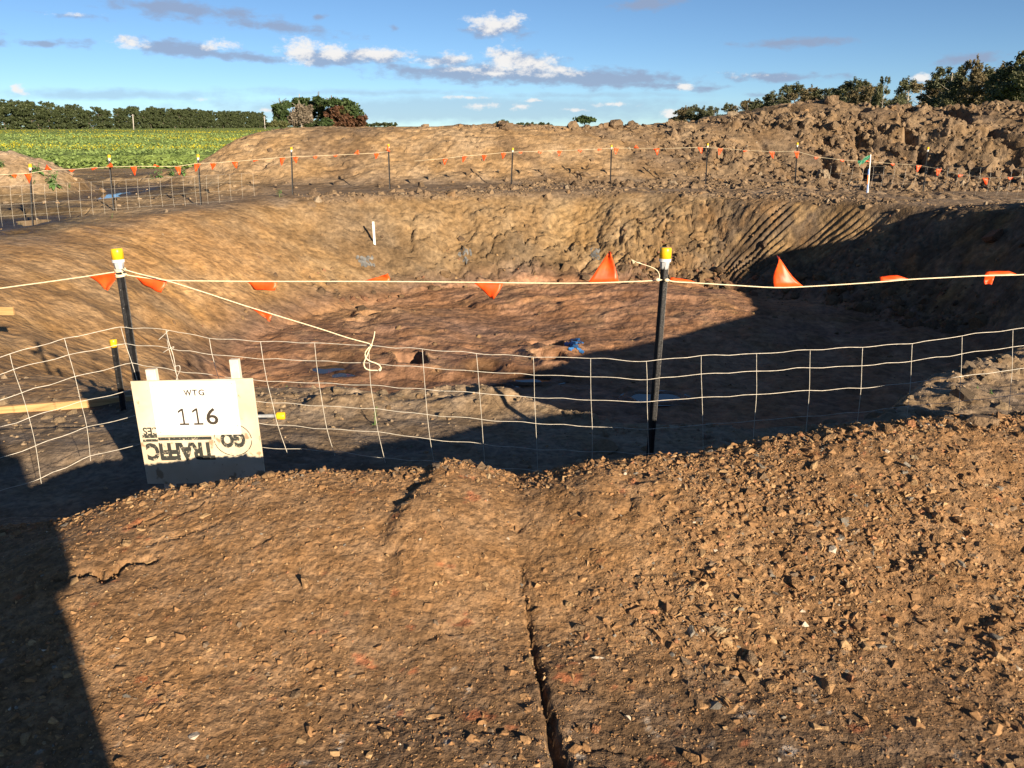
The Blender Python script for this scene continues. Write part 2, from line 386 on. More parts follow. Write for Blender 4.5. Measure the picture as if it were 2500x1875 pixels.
    if lod >= 2:
        flatn = ss(0.6, 1.1, d) * ss(9.5, 7.5, y)
        z = z + flatn * (0.016 * fbm(x * 2.2 + y, y * 5, 90, 4) + 0.30 * clods(x, y, 91, 0.16) * ss(0.12, 0.4, fbm(x * .8, y * 1.1, 92, 3)) + 0.006 * vn(x * 2 + 3 * y, y * 14, 93))
        lip = np.exp(-((r - ro - 0.25) / 0.42) ** 2) * ss(9, 7.5, y) * ss(-3.2, -1.6, x) * ss(5.4, 5.9, y)
        z = z + lip * (0.04 + 0.35 * clods(x + .08 * vn(x * 9, y * 9, 89), y, 94, 0.26) * ss(-.2, .2, fbm(x * 1.5, y * 2, 88, 2)) + 0.35 * clods(x, y, 95, 0.11) + 0.05 * fbm(x * 2, y * 2, 96, 3))
        # step left by the grader blade in front of the timber
        z = z + 0.05 * ss(0.02, -0.02, y - (5.30 + 0.10 * (x + 3))) * ss(4.6, 4.9, y) * ss(-1.7, -2.2, x)
    if lod >= 1:
        loose = ss(-0.1, 0.7, x + 0.25 * vn(x * 2, y * 2, 101)) * ss(2.0, 2.5, y + 0.10 * x + .15 * vn(x * 1.5, y * 1.5, 104)) + 0.5 * ss(0.12, 0.0, np.abs(d))
        loose = np.clip(loose, 0, 1)
        fg = ss(0.9, 0.3, d)
        z = z + fg * (0.028 * fbm(x * 1.6, y * 1.6, 102, 3) + (0.006 + 0.009 * loose) * fbm(x * 7, y * 7, 103, 4, 0.6))
        if lod >= 3:
            z = z + fg * ((0.03 + 0.09 * loose) * (clods(x + .03 * vn(x * 30, y * 30, 98), y + .03 * vn(x * 30, y * 30, 99), 105, 0.085) - .01) + (0.12 + 0.12 * loose) * clods(x, y, 106, 0.030) + (0.004 + .004 * loose) * fbm(x * 40, y * 40, 100, 3, .7))
            # raised lobe right of the gully
            gx = np.interp(y, [p[1] for p in GULLY[::-1]], [p[0] for p in GULLY[::-1]]) + 0.03 * vn(y * 11, y * 0, 107) + 0.015 * vn(y * 31, y * 0, 97)
            step = ss(-0.03, 0.05, x - gx) * ss(1.2, 0.0, x - gx) * ss(2.3, 2.8, y)
            z = z + fg * 0.026 * step
            gd, gp = polyline_dist(x, y, GULLY)
            z = z - 0.014 * ss(0.045, 0.0, gd + 0.05 * vn(x * 22, y * 22, 108)) * ss(2.35, 2.8, y)
            gd, gp = polyline_dist(x + 0.006 * vn(y * 40, x * 9, 109), y, GROOVE)
            wdt = 0.030 - 0.026 * gp + 0.006 * vn(y * 16, x * 0, 120)
            z = z - (0.065 - 0.055 * gp) * ss(1.0, 0.35, gd / np.maximum(wdt, 0.003)) + 0.008 * ss(0.10, 0.02, gd) * (1 - gp) * vn(x * 30, y * 30, 121)
            gd, gp = polyline_dist(x + 0.012 * vn(x * 30, y * 30, 110), y + 0.014 * vn(x * 25, y * 25, 111), CRACK)
            z = z - 0.045 * ss(0.017, 0.006, gd + 0.008 * vn(x * 60, y * 60, 122))
            for pts, dep in FINE_CRACKS:
                xs = [p[0] for p in pts]; ys = [p[1] for p in pts]
                m = (x > min(xs) - .05) & (x < max(xs) + .05) & (y > min(ys) - .05) & (y < max(ys) + .05)
                if m.any():
                    xx = x[m] + 0.008 * vn(x[m] * 40, y[m] * 40, 112); yy = y[m] + 0.010 * vn(x[m] * 40, y[m] * 40, 113)
                    gd, gp = polyline_dist(xx, yy, pts)
                    z[m] = z[m] - dep * 1.6 * ss(0.014, 0.003, gd)
        # unseen mound added off to the right to shade this windrow's right end
        z = z + 0.72 * (1 + .2 * vn(x * 5, y * 5, 119)) * np.exp(-(((x - 2.85) / 0.34) ** 2 + ((y - 1.95) / 0.5) ** 2) ** 1.5) * fg
    return z

_W3 = (0.30, 0.59, 0.11)
def zone(x, y, z):
    """the soil's own colour (albedo) and wetness at a place"""
    n = len(x)
    def C(c): return np.array(c)[None, :]
    def mixc(a, b, m): return a * (1 - m[:, None]) + b * m[:, None]
    r, ph, ro, ri, zr = pit_polar(x, y)
    t = np.clip((ro - r) / (ro - ri), 0, 1)
    b, d = berm(x, y)
    n1 = fbm(x * 0.6, y * 0.6, 201, 4); n2 = fbm(x * 0.25, y * 0.4, 202, 4); n3 = fbm(x * 1.7, y * 1.7, 203, 4)
    c = np.repeat(C((0.185, 0.130, 0.080)), n, 0)                                  # far bank
    wet = np.zeros(n)
    # muddy left side
    mud = ss(-7.0, -10.0, x) * ss(14.5, 17, y)
    c = mixc(c, C((0.22, 0.155, 0.085)), mud)
    lh = left_heaps(x, y)
    dmp = mud * ss(0.05, 0.30, n2 + 0.12) * (1 - ss(0.08, 0.25, lh))
    c = mixc(c, C((0.115, 0.085, 0.048)), dmp); wet = np.maximum(wet, 0.55 * dmp)
    c = mixc(c, C((0.36, 0.235, 0.115)), ss(0.12, 0.4, lh) * ss(28, 24, y) * ss(-13.4, -12, x))
    c = mixc(c, C((0.295, 0.215, 0.135)), ss(0.12, 0.4, lh) * ss(-12.4, -13.5, x))
    hp, ht = heap_env(x, y)
    hm = ss(0.1, 0.4, hp)
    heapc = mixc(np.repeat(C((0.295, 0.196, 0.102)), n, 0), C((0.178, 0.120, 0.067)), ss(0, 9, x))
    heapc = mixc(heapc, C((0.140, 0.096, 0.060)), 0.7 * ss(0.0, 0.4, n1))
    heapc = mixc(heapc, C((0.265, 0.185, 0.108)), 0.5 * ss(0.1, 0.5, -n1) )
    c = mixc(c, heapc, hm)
    # pit
    leftm = ss(-30, -75, ph) * ss(-180, -160, ph)
    rightm = ss(10, 34, ph) * ss(140, 110, ph)
    wall = np.repeat(C((0.222, 0.148, 0.075)), n, 0)
    wall = mixc(wall, C((0.250, 0.160, 0.070)), ss(0.05, 0.4, n1) * 0.7)
    wall = mixc(wall, C((0.110, 0.080, 0.050)), ss(0.0, 0.35, n2) * 0.65)
    wall = mixc(wall, C((0.095, 0.068, 0.045)), rightm * ss(-0.35, 0.1, n3) * 0.85)
    wall = mixc(wall, C((0.25, 0.15, 0.068)), rightm * ss(0.22, 0.5, n3) * 0.6)
    lc = mixc(np.repeat(C((0.320, 0.195, 0.090)), n, 0), C((0.225, 0.143, 0.072)), ss(0.0, 0.45, n1))
    lc = mixc(lc, C((0.36, 0.215, 0.085)), ss(0.1, 0.5, n3) * 0.5)
    lc = mixc(lc, C((0.19, 0.13, 0.08)), ss(0.30, 0.05, t) * ss(-0.2, 0.25, n3 + n2))
    wall = mixc(wall, lc, leftm)
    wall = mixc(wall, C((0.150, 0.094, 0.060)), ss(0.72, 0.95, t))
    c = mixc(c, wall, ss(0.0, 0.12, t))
    flr = mixc(np.repeat(C((0.285, 0.154, 0.083)), n, 0), C((0.212, 0.117, 0.068)), ss(-0.1, 0.35, n1))
    flr = mixc(flr, C((0.28, 0.170, 0.088)), ss(0.15, 0.45, n3) * 0.5)
    flr = mixc(flr, C((0.165, 0.100, 0.070)), np.exp(-(((x + 1.2) / 2.3) ** 2 + ((y - 17.6) / 1.0) ** 2)) * 0.8)
    flr = mixc(flr, C((0.30, 0.18, 0.09)), np.exp(-(((x + 3.4) / 1.6) ** 2 + ((y - 18.8) / 1.2) ** 2)) * 0.8)
    c = mixc(c, flr, ss(0.90, 1.0, t))
    wet = np.maximum(wet, ss(0.92, 1.0, t) * (0.10 + 0.45 * ss(0.1, 0.4, n2)))
    for (px, py, rx, ry, pz) in PUDDLES:
        dp = np.hypot((x - px) / rx, (y - py) / ry)
        m = ss(2.4, 1.0, dp)
        c = c * (1 - 0.5 * m[:, None]); wet = np.maximum(wet, 0.8 * m)
    # near ground between windrow and pit
    nr = ss(0.25, 0.7, d) * ss(0.08, -0.05, t) * ss(11, 8.5, y)
    ng = mixc(np.repeat(C((0.190, 0.143, 0.097)), n, 0), C((0.115, 0.090, 0.068)), ss(-0.05, 0.3, n3))
    ng = mixc(ng, C((0.30, 0.218, 0.135)), np.exp(-((r - ro - 0.25) / 0.45) ** 2) * ss(-3, -1.5, x) * 0.8)
    c = mixc(c, ng, nr)
    # foreground: golden clay gravel; the driven pad below it is darker
    fgm = ss(0.55, 0.25, d)
    fc = mixc(np.repeat(C((0.246, 0.143, 0.068)), n, 0), C((0.198, 0.116, 0.057)), ss(-0.2, 0.3, n3))
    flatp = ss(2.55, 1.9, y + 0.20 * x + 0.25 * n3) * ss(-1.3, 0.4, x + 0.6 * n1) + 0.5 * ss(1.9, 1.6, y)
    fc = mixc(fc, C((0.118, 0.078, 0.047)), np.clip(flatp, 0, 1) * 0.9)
    fc = mixc(fc, C((0.275, 0.158, 0.070)), np.exp(-(((x - 0.25) / 0.45) ** 2 + ((y - 2.75) / 0.25) ** 2)) * 0.7)
    chalk = ss(0.50, 0.66, fbm(x * 17, y * 22, 210, 4, 0.65)) * ss(2.4, 2.1, y)
    fc = mixc(fc, C((0.42, 0.36, 0.29)), chalk * 0.8)
    brick = ss(0.60, 0.72, fbm(x * 13 + 9, y * 19, 211, 3))
    fc = mixc(fc, C((0.33, 0.105, 0.045)), brick * 0.6)
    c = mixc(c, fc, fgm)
    return c, np.clip(wet, 0, 1)

# ------------------------------------------------------------------ mesh helpers
def np_mesh(name, V, F, smooth=False):
    me = bpy.data.meshes.new(name)
    V = np.asarray(V, np.float32); F = np.asarray(F, np.int32)
    k = F.shape[1]
    me.vertices.add(len(V)); me.vertices.foreach_set('co', V.ravel())
    me.loops.add(F.size); me.loops.foreach_set('vertex_index', F.ravel())
    me.polygons.add(len(F)); me.polygons.foreach_set('loop_start', np.arange(0, F.size, k, dtype=np.int32))
    try: me.polygons.foreach_set('loop_total', np.full(len(F), k, np.int32))
    except Exception: pass
    me.polygons.foreach_set('use_smooth', np.full(len(F), bool(smooth)))
    me.update(calc_edges=True); me.validate()
    return me
def link(name, me, m=None, parent=None):
    o = bpy.data.objects.new(name, me)
    if m is not None and me is not None:
        if not me.materials: me.materials.append(m)
    col.objects.link(o)
    if parent is not None: o.parent = parent
    return o
def tag(o, label=None, cat=None, group=None, kind=None):
    if label: o['label'] = label
    if cat: o['category'] = cat
    if group: o['group'] = group
    if kind: o['kind'] = kind
    return o
def empty(name, loc=(0, 0, 0), rz=0.0):
    o = bpy.data.objects.new(name, None); o.location = loc; o.rotation_euler = (0, 0, rz)
    o.empty_display_size = 0.2
    col.objects.link(o); return o
def copy_tree(o, parent=None):
    c = o.copy(); col.objects.link(c)
    if parent is not None: c.parent = parent
    for ch in list(o.children): copy_tree(ch, c)
    return c
def grid_tile(name, m, xs, ys, lod, skirt=0.5):
    X, Y = np.meshgrid(xs, ys)
    nx, ny = len(xs), len(ys)
    z = H(X.ravel(), Y.ravel(), lod)
    V = np.column_stack([X.ravel(), Y.ravel(), z])
    ccol, wet = zone(V[:, 0], V[:, 1], z)
    i = np.arange(nx * ny).reshape(ny, nx)
    F = np.column_stack([i[:-1, :-1].ravel(), i[:-1, 1:].ravel(), i[1:, 1:].ravel(), i[1:, :-1].ravel()])
    ring = np.concatenate([i[0, :], i[1:, -1], i[-1, -2::-1], i[-2:0:-1, 0]])
    base = len(V)
    V2 = V[ring].copy(); V2[:, 2] -= skirt
    n = len(ring); a = np.arange(n); b = (a + 1) % n
    F = np.vstack([F, np.column_stack([ring[a], base + a, base + b, ring[b]])])
    V = np.vstack([V, V2]); ccol = np.vstack([ccol, ccol[ring]]); wet = np.concatenate([wet, wet[ring]])
    me = np_mesh(name, V, F, True)
    at_ = me.color_attributes.new('soil', 'FLOAT_COLOR', 'POINT')
    at_.data.foreach_set('color', np.column_stack([ccol, wet]).astype(np.float32).ravel())
    o = link(name, me, m); o['kind'] = 'structure'
    return o

# ------------------------------------------------------------------ materials
def new_mat(name):
    m = bpy.data.materials.new(name); m.use_nodes = True
    t = NT(m.node_tree)
    b = m.node_tree.nodes['Principled BSDF']
    return m, t, b
def simple_mat(name, colr, rough=0.6, metal=0.0, var=0.15, scale=8.0, bump=0.0, spec=0.4, coords='Object'):
    m, t, b = new_mat(name)
    tc = t.n('ShaderNodeTexCoord').outputs[coords]
    nz = t.noise(tc, scale, 4.0)
    dk = tuple(v * (1 - var) for v in colr); lt = tuple(min(1, v * (1 + var)) for v in colr)
    t.link(t.mix(t.ramp(nz, 0.3, 0.7), c4(dk), c4(lt)), b.inputs['Base Color'])
    b.inputs['Roughness'].default_value = rough; b.inputs['Metallic'].default_value = metal
    b.inputs['Specular IOR Level'].default_value = spec
    if bump:
        bp = t.n('ShaderNodeBump'); bp.inputs['Strength'].default_value = bump; bp.inputs['Distance'].default_value = 0.01
        t.link(t.noise(tc, scale * 4, 4.0), bp.inputs['Height']); t.link(bp.outputs[0], b.inputs['Normal'])
    return m
def soil_mat(name, s, bdist, bstr=0.8, speck=0.25):
    """s: size in metres of the finest grain worth showing"""
    m, t, b = new_mat(name)
    at_ = t.n('ShaderNodeAttribute'); at_.attribute_name = 'soil'
    pos = t.n('ShaderNodeTexCoord').outputs['Object']
    n1 = t.noise(pos, 0.35 / s, 4.0, 0.65)
    n2 = t.noise(pos, 0.05 / s, 3.0, 0.6)
    v = t.n('ShaderNodeTexVoronoi', feature='F1'); t.link(pos, v.inputs['Vector']); v.inputs['Scale'].default_value = 0.22 / s
    k = t.math('MULTIPLY', t.ramp(n1, 0.25, 0.75, 0.66, 1.34), t.ramp(n2, 0.25, 0.75, 0.80, 1.20))
    sepc = t.n('ShaderNodeSeparateColor'); t.link(v.outputs['Color'], sepc.inputs[0])
    k = t.math('MULTIPLY', k, t.math('ADD', t.math('MULTIPLY', sepc.outputs[0], speck), 1 - speck * 0.5))
    base = t.vmath('MULTIPLY', at_.outputs['Color'], (1, 1, 1))
    sc = t.n('ShaderNodeVectorMath', operation='SCALE'); t.link(base, sc.inputs[0]); t.link(k, sc.inputs['Scale'])
    tint = t.mix(t.ramp(n2, 0.3, 0.7), (1.06, 1.0, 0.90, 1), (0.95, 1.0, 1.10, 1))
    colr = t.mix(1.0, sc.outputs[0], tint, 'MULTIPLY')
    t.link(colr, b.inputs['Base Color'])
    t.link(t.ramp(at_.outputs['Alpha'], 0.0, 1.0, 0.95, 0.38, False), b.inputs['Roughness'])
    b.inputs['Specular IOR Level'].default_value = 0.25
    hgt = t.math('ADD', t.math('MULTIPLY', n1, 1.0), t.math('MULTIPLY', t.math('SUBTRACT', 1.0, v.outputs['Distance']), 0.55))
    bp = t.n('ShaderNodeBump'); bp.inputs['Strength'].default_value = bstr; bp.inputs['Distance'].default_value = bdist
    t.link(hgt, bp.inputs['Height']); t.link(bp.outputs[0], b.inputs['Normal'])
    return m
def rock_mat(name, cols, rough=0.9, bscale=60.0, bdist=0.006):
    """stones and clods: each loose piece keeps its own tint"""
    m, t, b = new_mat(name)
    g = t.n('ShaderNodeNewGeometry'); oi = t.n('ShaderNodeObjectInfo')
    pos = t.n('ShaderNodeTexCoord').outputs['Object']
    rnd = t.math('FRACT', t.math('ADD', g.outputs['Random Per Island'], oi.outputs['Random']))
    cr = t.n('ShaderNodeValToRGB'); el = cr.color_ramp.elements
    cr.color_ramp.interpolation = 'CONSTANT'
    while len(el) < len(cols): el.new(0.5)
    for e, (p, c) in zip(el, cols): e.position = p; e.color = c4(c)
    t.link(rnd, cr.inputs[0])
    n1 = t.noise(pos, bscale, 5.0, 0.6)
    n2 = t.noise(pos, bscale * 0.2, 3.0, 0.6)
    k = t.math('MULTIPLY', t.ramp(n1, 0.2, 0.8, 0.72, 1.28), t.ramp(n2, 0.25, 0.75, 0.85, 1.15))
    sc = t.n('ShaderNodeVectorMath', operation='SCALE'); t.link(cr.outputs[0], sc.inputs[0]); t.link(k, sc.inputs['Scale'])
    t.link(sc.outputs[0], b.inputs['Base Color'])
    b.inputs['Roughness'].default_value = rough; b.inputs['Specular IOR Level'].default_value = 0.2
    bp = t.n('ShaderNodeBump'); bp.inputs['Strength'].default_value = 0.8; bp.inputs['Distance'].default_value = bdist
    t.link(n1, bp.inputs['Height']); t.link(bp.outputs[0], b.inputs['Normal'])
    return m

M_FG = soil_mat('clay_gravel', 0.0065, 0.011, 1.0, 0.45)
M_NEAR = soil_mat('site_earth', 0.016, 0.018, 0.9, 0.3)
M_PIT = soil_mat('pit_earth', 0.045, 0.045, 1.0, 0.35)
M_HEAP = soil_mat('spoil_earth', 0.06, 0.06, 1.0, 0.35)

def frange(a, b, s): return np.linspace(a, b, int(round((b - a) / s)) + 1)
# ------------------------------------------------------------------ terrain tiles
pad = grid_tile('gravel_pad', M_FG, frange(-2.9, 3.3, 0.0125), np.concatenate([frange(1.25, 2.6, 0.0115), frange(2.6116, 4.05, 0.0140)]), 3)
grid_tile('gravel_track', M_FG, frange(-14, -2.9, 0.15), frange(-8, 4.05, 0.15), 1)
grid_tile('gravel_track', M_FG, frange(3.3, 14, 0.12), frange(-8, 4.05, 0.12), 1)
grid_tile('gravel_track', M_FG, frange(-2.9, 3.3, 0.06), frange(-8, 1.25, 0.10), 1)
near_ground = grid_tile('site_ground', M_NEAR, frange(-6.2, 7.0, 0.026), frange(4.05, 8.2, 0.026), 2)
grid_tile('site_ground', M_NEAR, frange(-22, -6.2, 0.16), frange(4.05, 8.2, 0.16), 1)
grid_tile('site_ground', M_NEAR, frange(7.0, 24, 0.16), frange(4.05, 8.2, 0.16), 1)
pit = grid_tile('pit', M_PIT, np.concatenate([frange(-10.0, 3.0, 0.06), frange(3.044, 13.2, 0.044)]), np.concatenate([frange(8.2, 18.0, 0.066), frange(18.043, 27.6, 0.043)]), 0)
left_ground = grid_tile('muddy_ground', M_PIT, frange(-26, -10.0, 0.08), frange(8.2, 27.6, 0.08), 0)
grid_tile('muddy_ground', M_PIT, frange(-26, -13.0, 0.09), frange(27.6, 39, 0.08), 0)
grid_tile('site_ground', M_PIT, frange(13.2, 30, 0.12), frange(8.2, 27.6, 0.12), 0)
heap = grid_tile('spoil_heap', M_HEAP, frange(-13.0, 30.0, 0.075), np.concatenate([frange(27.6, 39.0, 0.07), frange(39.3, 46, 0.35)]), 0)

# ground sheet to the horizon (paddock), just under everything else
m, t, b = new_mat('paddock')
pos = t.n('ShaderNodeTexCoord').outputs['Object']
st = t.vmath('MULTIPLY', pos, (0.35, 1.0, 1.0))
n1 = t.noise(st, 0.05, 5.0, 0.6); n2 = t.noise(pos, 1.2, 4.0, 0.6); n3 = t.noise(st, 0.012, 3.0, 0.5)
cc = t.mix(t.ramp(n2, 0.3, 0.7), (0.130, 0.195, 0.050, 1), (0.20, 0.275, 0.075, 1))
cc = t.mix(t.ramp(n1, 0.50, 0.66, 0.0, 0.75), cc, (0.36, 0.34, 0.04, 1))
cc = t.mix(t.ramp(n3, 0.56, 0.62, 0.0, 0.55), cc, (0.12, 0.095, 0.05, 1))
t.link(cc, b.inputs['Base Color']); b.inputs['Roughness'].default_value = 0.95; b.inputs['Specular IOR Level'].default_value = 0.1
bp = t.n('ShaderNodeBump'); bp.inputs['Strength'].default_value = 1.0; bp.inputs['Distance'].default_value = 0.4
t.link(n2, bp.inputs['Height']); t.link(bp.outputs[0], b.inputs['Normal'])
M_FIELD = m
# a ring of sheets round the works so that nothing lies in the pit
def sheet(name, x0, x1, y0, y1, z):
    me = np_mesh(name, [(x0, y0, z), (x1, y0, z), (x1, y1, z), (x0, y1, z)], [(0, 1, 2, 3)])
    o = link(name, me, M_FIELD); o['kind'] = 'structure'; return o
sheet('ground', -9000, 9000, 45.6, 12000, 0.23)
sheet('ground', -9000, -25.7, -3000, 45.6, 0.10)
sheet('ground', 29.7, 9000, -3000, 45.6, 0.16)
sheet('ground', -25.7, 29.7, -3000, -7.7, 0.2)
sheet('ground', -25.7, -9.8, 38.7, 45.6, 0.235)
sheet('ground', -25.7, -13.7, -7.7, 8.4, -0.15)
# ------------------------------------------------------------------ water in the puddles
m, t, b = new_mat('puddle_water')
b.inputs['Base Color'].default_value = (0.03, 0.025, 0.018, 1); b.inputs['Roughness'].default_value = 0.06
b.inputs['IOR'].default_value = 1.33
pos = t.n('ShaderNodeTexCoord').outputs['Object']
bp = t.n('ShaderNodeBump'); bp.inputs['Strength'].default_value = 0.06; bp.inputs['Distance'].default_value = 0.01
t.link(t.noise(pos, 9.0, 2.0), bp.inputs['Height']); t.link(bp.outputs[0], b.inputs['Normal'])
M_WATER = m
for q_, (px, py, rx, ry, pz) in enumerate(PUDDLES):
    pz = pz - 0.003 * (q_ % 4)
    n = 28; k = 1.6
    V = [(px, py, pz - 0.032)] + [(px + math.cos(2 * math.pi * i / n) * rx * k, py + math.sin(2 * math.pi * i / n) * ry * k, pz - 0.032) for i in range(n)]
    F = [(0, 1 + i, 1 + (i + 1) % n) for i in range(n)]
    o = link('puddle', np_mesh('puddle', V, F), M_WATER); o['kind'] = 'structure'

# ------------------------------------------------------------------ stones, gravel and clods
rng = np.random.default_rng(7)
def rock_variant(seed, n=13, flat=0.6):
    r = random.Random(seed)
    bm = bmesh.new()
    for i in range(n):
        v = Vector((r.gauss(0, 1), r.gauss(0, 1), r.gauss(0, 1))).normalized()
        k = r.uniform(0.75, 1.0)
        bm.verts.new((v.x * k, v.y * k * r.uniform(0.7, 1), v.z * k * flat))
    res = bmesh.ops.convex_hull(bm, input=bm.verts)
    bmesh.ops.delete(bm, geom=[g for g in res['geom_interior'] if isinstance(g, bmesh.types.BMVert)], context='VERTS')
    bmesh.ops.triangulate(bm, faces=bm.faces)
    me = bpy.data.meshes.new('stone'); bm.to_mesh(me); bm.free()
    return me
def clod_variant(seed, sub=2, rough=0.45, flat=0.72):
    bm = bmesh.new(); bmesh.ops.create_icosphere(bm, subdivisions=sub, radius=1.0)
    co = np.array([v.co[:] for v in bm.verts])
    nn = fbm(co[:, 0] * 1.3 + seed * 7.1 + co[:, 2] * .7, co[:, 1] * 1.3 - co[:, 2] * 0.9, seed, 3, 0.6) * rough * 1.4
    n2 = vn(co[:, 0] * 3.1 + seed + co[:, 2] * 2, co[:, 1] * 3.1 - co[:, 2] * 2.3, seed + 3) * rough * 0.45
    rdg = (0.5 - np.abs(vn(co[:, 0] * 2.2 + seed * 3 - co[:, 2], co[:, 1] * 2.2 + co[:, 2] * 1.7, seed + 6))) * rough * 0.9
    k = 1 + nn + n2 + rdg
    for v, kk in zip(bm.verts, k): v.co = v.co * float(kk); v.co.z *= flat
    me = bpy.data.meshes.new('clod'); bm.to_mesh(me); bm.free()
    return me
def mesh_arrays(me):
    V = np.empty(len(me.vertices) * 3); me.vertices.foreach_get('co', V)
    F = np.array([p.vertices[:] for p in me.polygons])
    return V.reshape(-1, 3), F
def rot_mats(n, tilt=0.5):
    a = rng.uniform(0, 2 * np.pi, n); bx = rng.normal(0, tilt, n); by = rng.normal(0, tilt, n)
    ca, sa, cb, sb, cc, sc = np.cos(a), np.sin(a), np.cos(bx), np.sin(bx), np.cos(by), np.sin(by)
    M = np.empty((n, 3, 3))
    M[:, 0, 0] = ca * cc - sa * sb * sc; M[:, 0, 1] = -sa * cb; M[:, 0, 2] = ca * sc + sa * sb * cc
    M[:, 1, 0] = sa * cc + ca * sb * sc; M[:, 1, 1] = ca * cb; M[:, 1, 2] = sa * sc - ca * sb * cc
    M[:, 2, 0] = -cb * sc; M[:, 2, 1] = sb; M[:, 2, 2] = cb * cc
    return M
def merged(name, variants, pts, sizes, m, parent, tilt=0.5, smooth=False):
    """many loose pieces, too small to pick apart, as one part"""
    arrs = [mesh_arrays(v) for v in variants]
    which = rng.integers(0, len(arrs), len(pts)); M = rot_mats(len(pts), tilt)
    VV, FF, off = [], [], 0
    for k, (V, F) in enumerate(arrs):
        idx = np.where(which == k)[0]
        if not len(idx): continue
        st = rng.uniform(0.75, 1.25, (len(idx), 1, 3))
        W_ = np.einsum('nij,nvj->nvi', M[idx], V[None] * st) * sizes[idx][:, None, None] + pts[idx][:, None, :]
        FF.append((F[None] + (np.arange(len(idx)) * len(V))[:, None, None] + off).reshape(-1, F.shape[1]))
        VV.append(W_.reshape(-1, 3)); off += len(idx) * len(V)
    o = link(name, np_mesh(name, np.vstack(VV), np.vstack(FF), smooth), m, parent)
    o['kind'] = 'stuff'
    return o
def singles(name, variants, pts, sizes, m, parent, tilt=0.5):
    for v in variants:
        if not v.materials: v.materials.append(m)
    M = rot_mats(len(pts), tilt)
    for i in range(len(pts)):
        o = bpy.data.objects.new(name, variants[int(rng.integers(0, len(variants)))])
        o.matrix_world = Matrix.Translation(pts[i]) @ Matrix(M[i].tolist()).to_4x4() @ Matrix.Diagonal((*(sizes[i] * rng.uniform(0.8, 1.25, 3)), 1))
        o.parent = parent; col.objects.link(o)

M_STONE = rock_mat('stone', [(0.0, (0.26, 0.150, 0.070)), (0.30, (0.32, 0.195, 0.095)), (0.52, (0.215, 0.125, 0.062)), (0.68, (0.36, 0.235, 0.120)), (0.82, (0.20, 0.135, 0.080)), (0.93, (0.33, 0.155, 0.075)),
                             (0.955, (0.19, 0.165, 0.13)), (0.968, (0.40, 0.30, 0.18)), (0.993, (0.42, 0.37, 0.30))], bscale=2.2, bdist=0.04)
M_PEB = rock_mat('gravel', [(0.0, (0.25, 0.140, 0.064)), (0.35, (0.29, 0.170, 0.080)), (0.60, (0.20, 0.115, 0.056)), (0.76, (0.34, 0.22, 0.110)), (0.88, (0.165, 0.12, 0.08)), (0.945, (0.31, 0.15, 0.075)),
                            (0.965, (0.18, 0.16, 0.13)), (0.992, (0.42, 0.36, 0.28))], bscale=90.0, bdist=0.004)
M_CLODS = rock_mat('clod', [(0.0, (0.184, 0.128, 0.078)), (0.3, (0.155, 0.108, 0.066)), (0.55, (0.205, 0.143, 0.085)), (0.8, (0.137, 0.095, 0.060)), (0.93, (0.216, 0.137, 0.072)), (0.975, (0.245, 0.191, 0.130))], bscale=2.0, bdist=0.2)
M_CLODH = rock_mat('loose_clods', [(0.0, (0.184, 0.128, 0.078)), (0.3, (0.155, 0.108, 0.066)), (0.55, (0.205, 0.143, 0.085)), (0.8, (0.137, 0.095, 0.060)), (0.93, (0.216, 0.137, 0.072)), (0.975, (0.245, 0.191, 0.130))], bscale=9.0, bdist=0.05)
M_CLODP = rock_mat('pit_clods', [(0.0, (0.156, 0.100, 0.055)), (0.3, (0.187, 0.121, 0.064)), (0.55, (0.121, 0.082, 0.051)), (0.8, (0.187, 0.098, 0.056)), (0.93, (0.242, 0.156, 0.078))], bscale=8.0, bdist=0.05)
M_CLODN = rock_mat('rim_clods', [(0.0, (0.246, 0.184, 0.119)), (0.3, (0.279, 0.205, 0.127)), (0.6, (0.205, 0.156, 0.107)), (0.85, (0.262, 0.176, 0.098))], bscale=20.0, bdist=0.02)

RV = [rock_variant(i, 11 + i % 4, 0.5 + 0.05 * (i % 5)) for i in range(14)]
RVS = [rock_variant(40 + i, 8, 0.7) for i in range(8)]
CV = [clod_variant(i, 2) for i in range(10)]
CVS = [clod_variant(30 + i, 1, 0.42) for i in range(10)]

def fg_density(x, y):
    d = y - crest_y(x)
    loose = ss(-0.15, 0.7, x + 0.3 * vn(x * 2, y * 2, 301)) * ss(1.95, 2.45, y + 0.1 * x)
    dens = 0.20 + 0.18 * ss(0, .4, fbm(x * 1.6, y * 2.2, 304, 3)) + 0.85 * loose * (0.35 + 0.65 * ss(-0.2, 0.35, fbm(x * 2.2, y * 2.2, 302, 3)))
    dens = dens + 0.5 * ss(0.16, 0.02, np.abs(d)) + 0.22 * ss(0.05, 0.45, fbm(x * 3, y * 4, 303, 3)) * ss(2.5, 2.1, y)
    sm = np.exp(-(((x - 0.25) / 0.42) ** 2 + ((y - 2.78) / 0.28) ** 2))          # smooth hump in the middle
    return np.clip(dens * (1 - 0.85 * sm), 0, 1)
def scatter_fg(n, dens_pow=1.0, x0=-2.2, x1=2.5, y0=1.45, y1=3.75):
    out = np.zeros((0, 2))
    while len(out) < n:
        p = np.column_stack([rng.uniform(x0, x1, n * 2), rng.uniform(y0, y1, n * 2)])
        p = p[(np.abs(p[:, 0]) < 0.66 * p[:, 1] + 0.25) & (p[:, 1] < crest_y(p[:, 0]) + 0.22)]
        k = fg_density(p[:, 0], p[:, 1]) ** dens_pow
        out = np.vstack([out, p[rng.random(len(p)) < k]])
    return out[:n]
def on_ground(p, lod, sink, sizes):
    z = H(p[:, 0], p[:, 1], lod)
    return np.column_stack([p, z - sink * sizes])
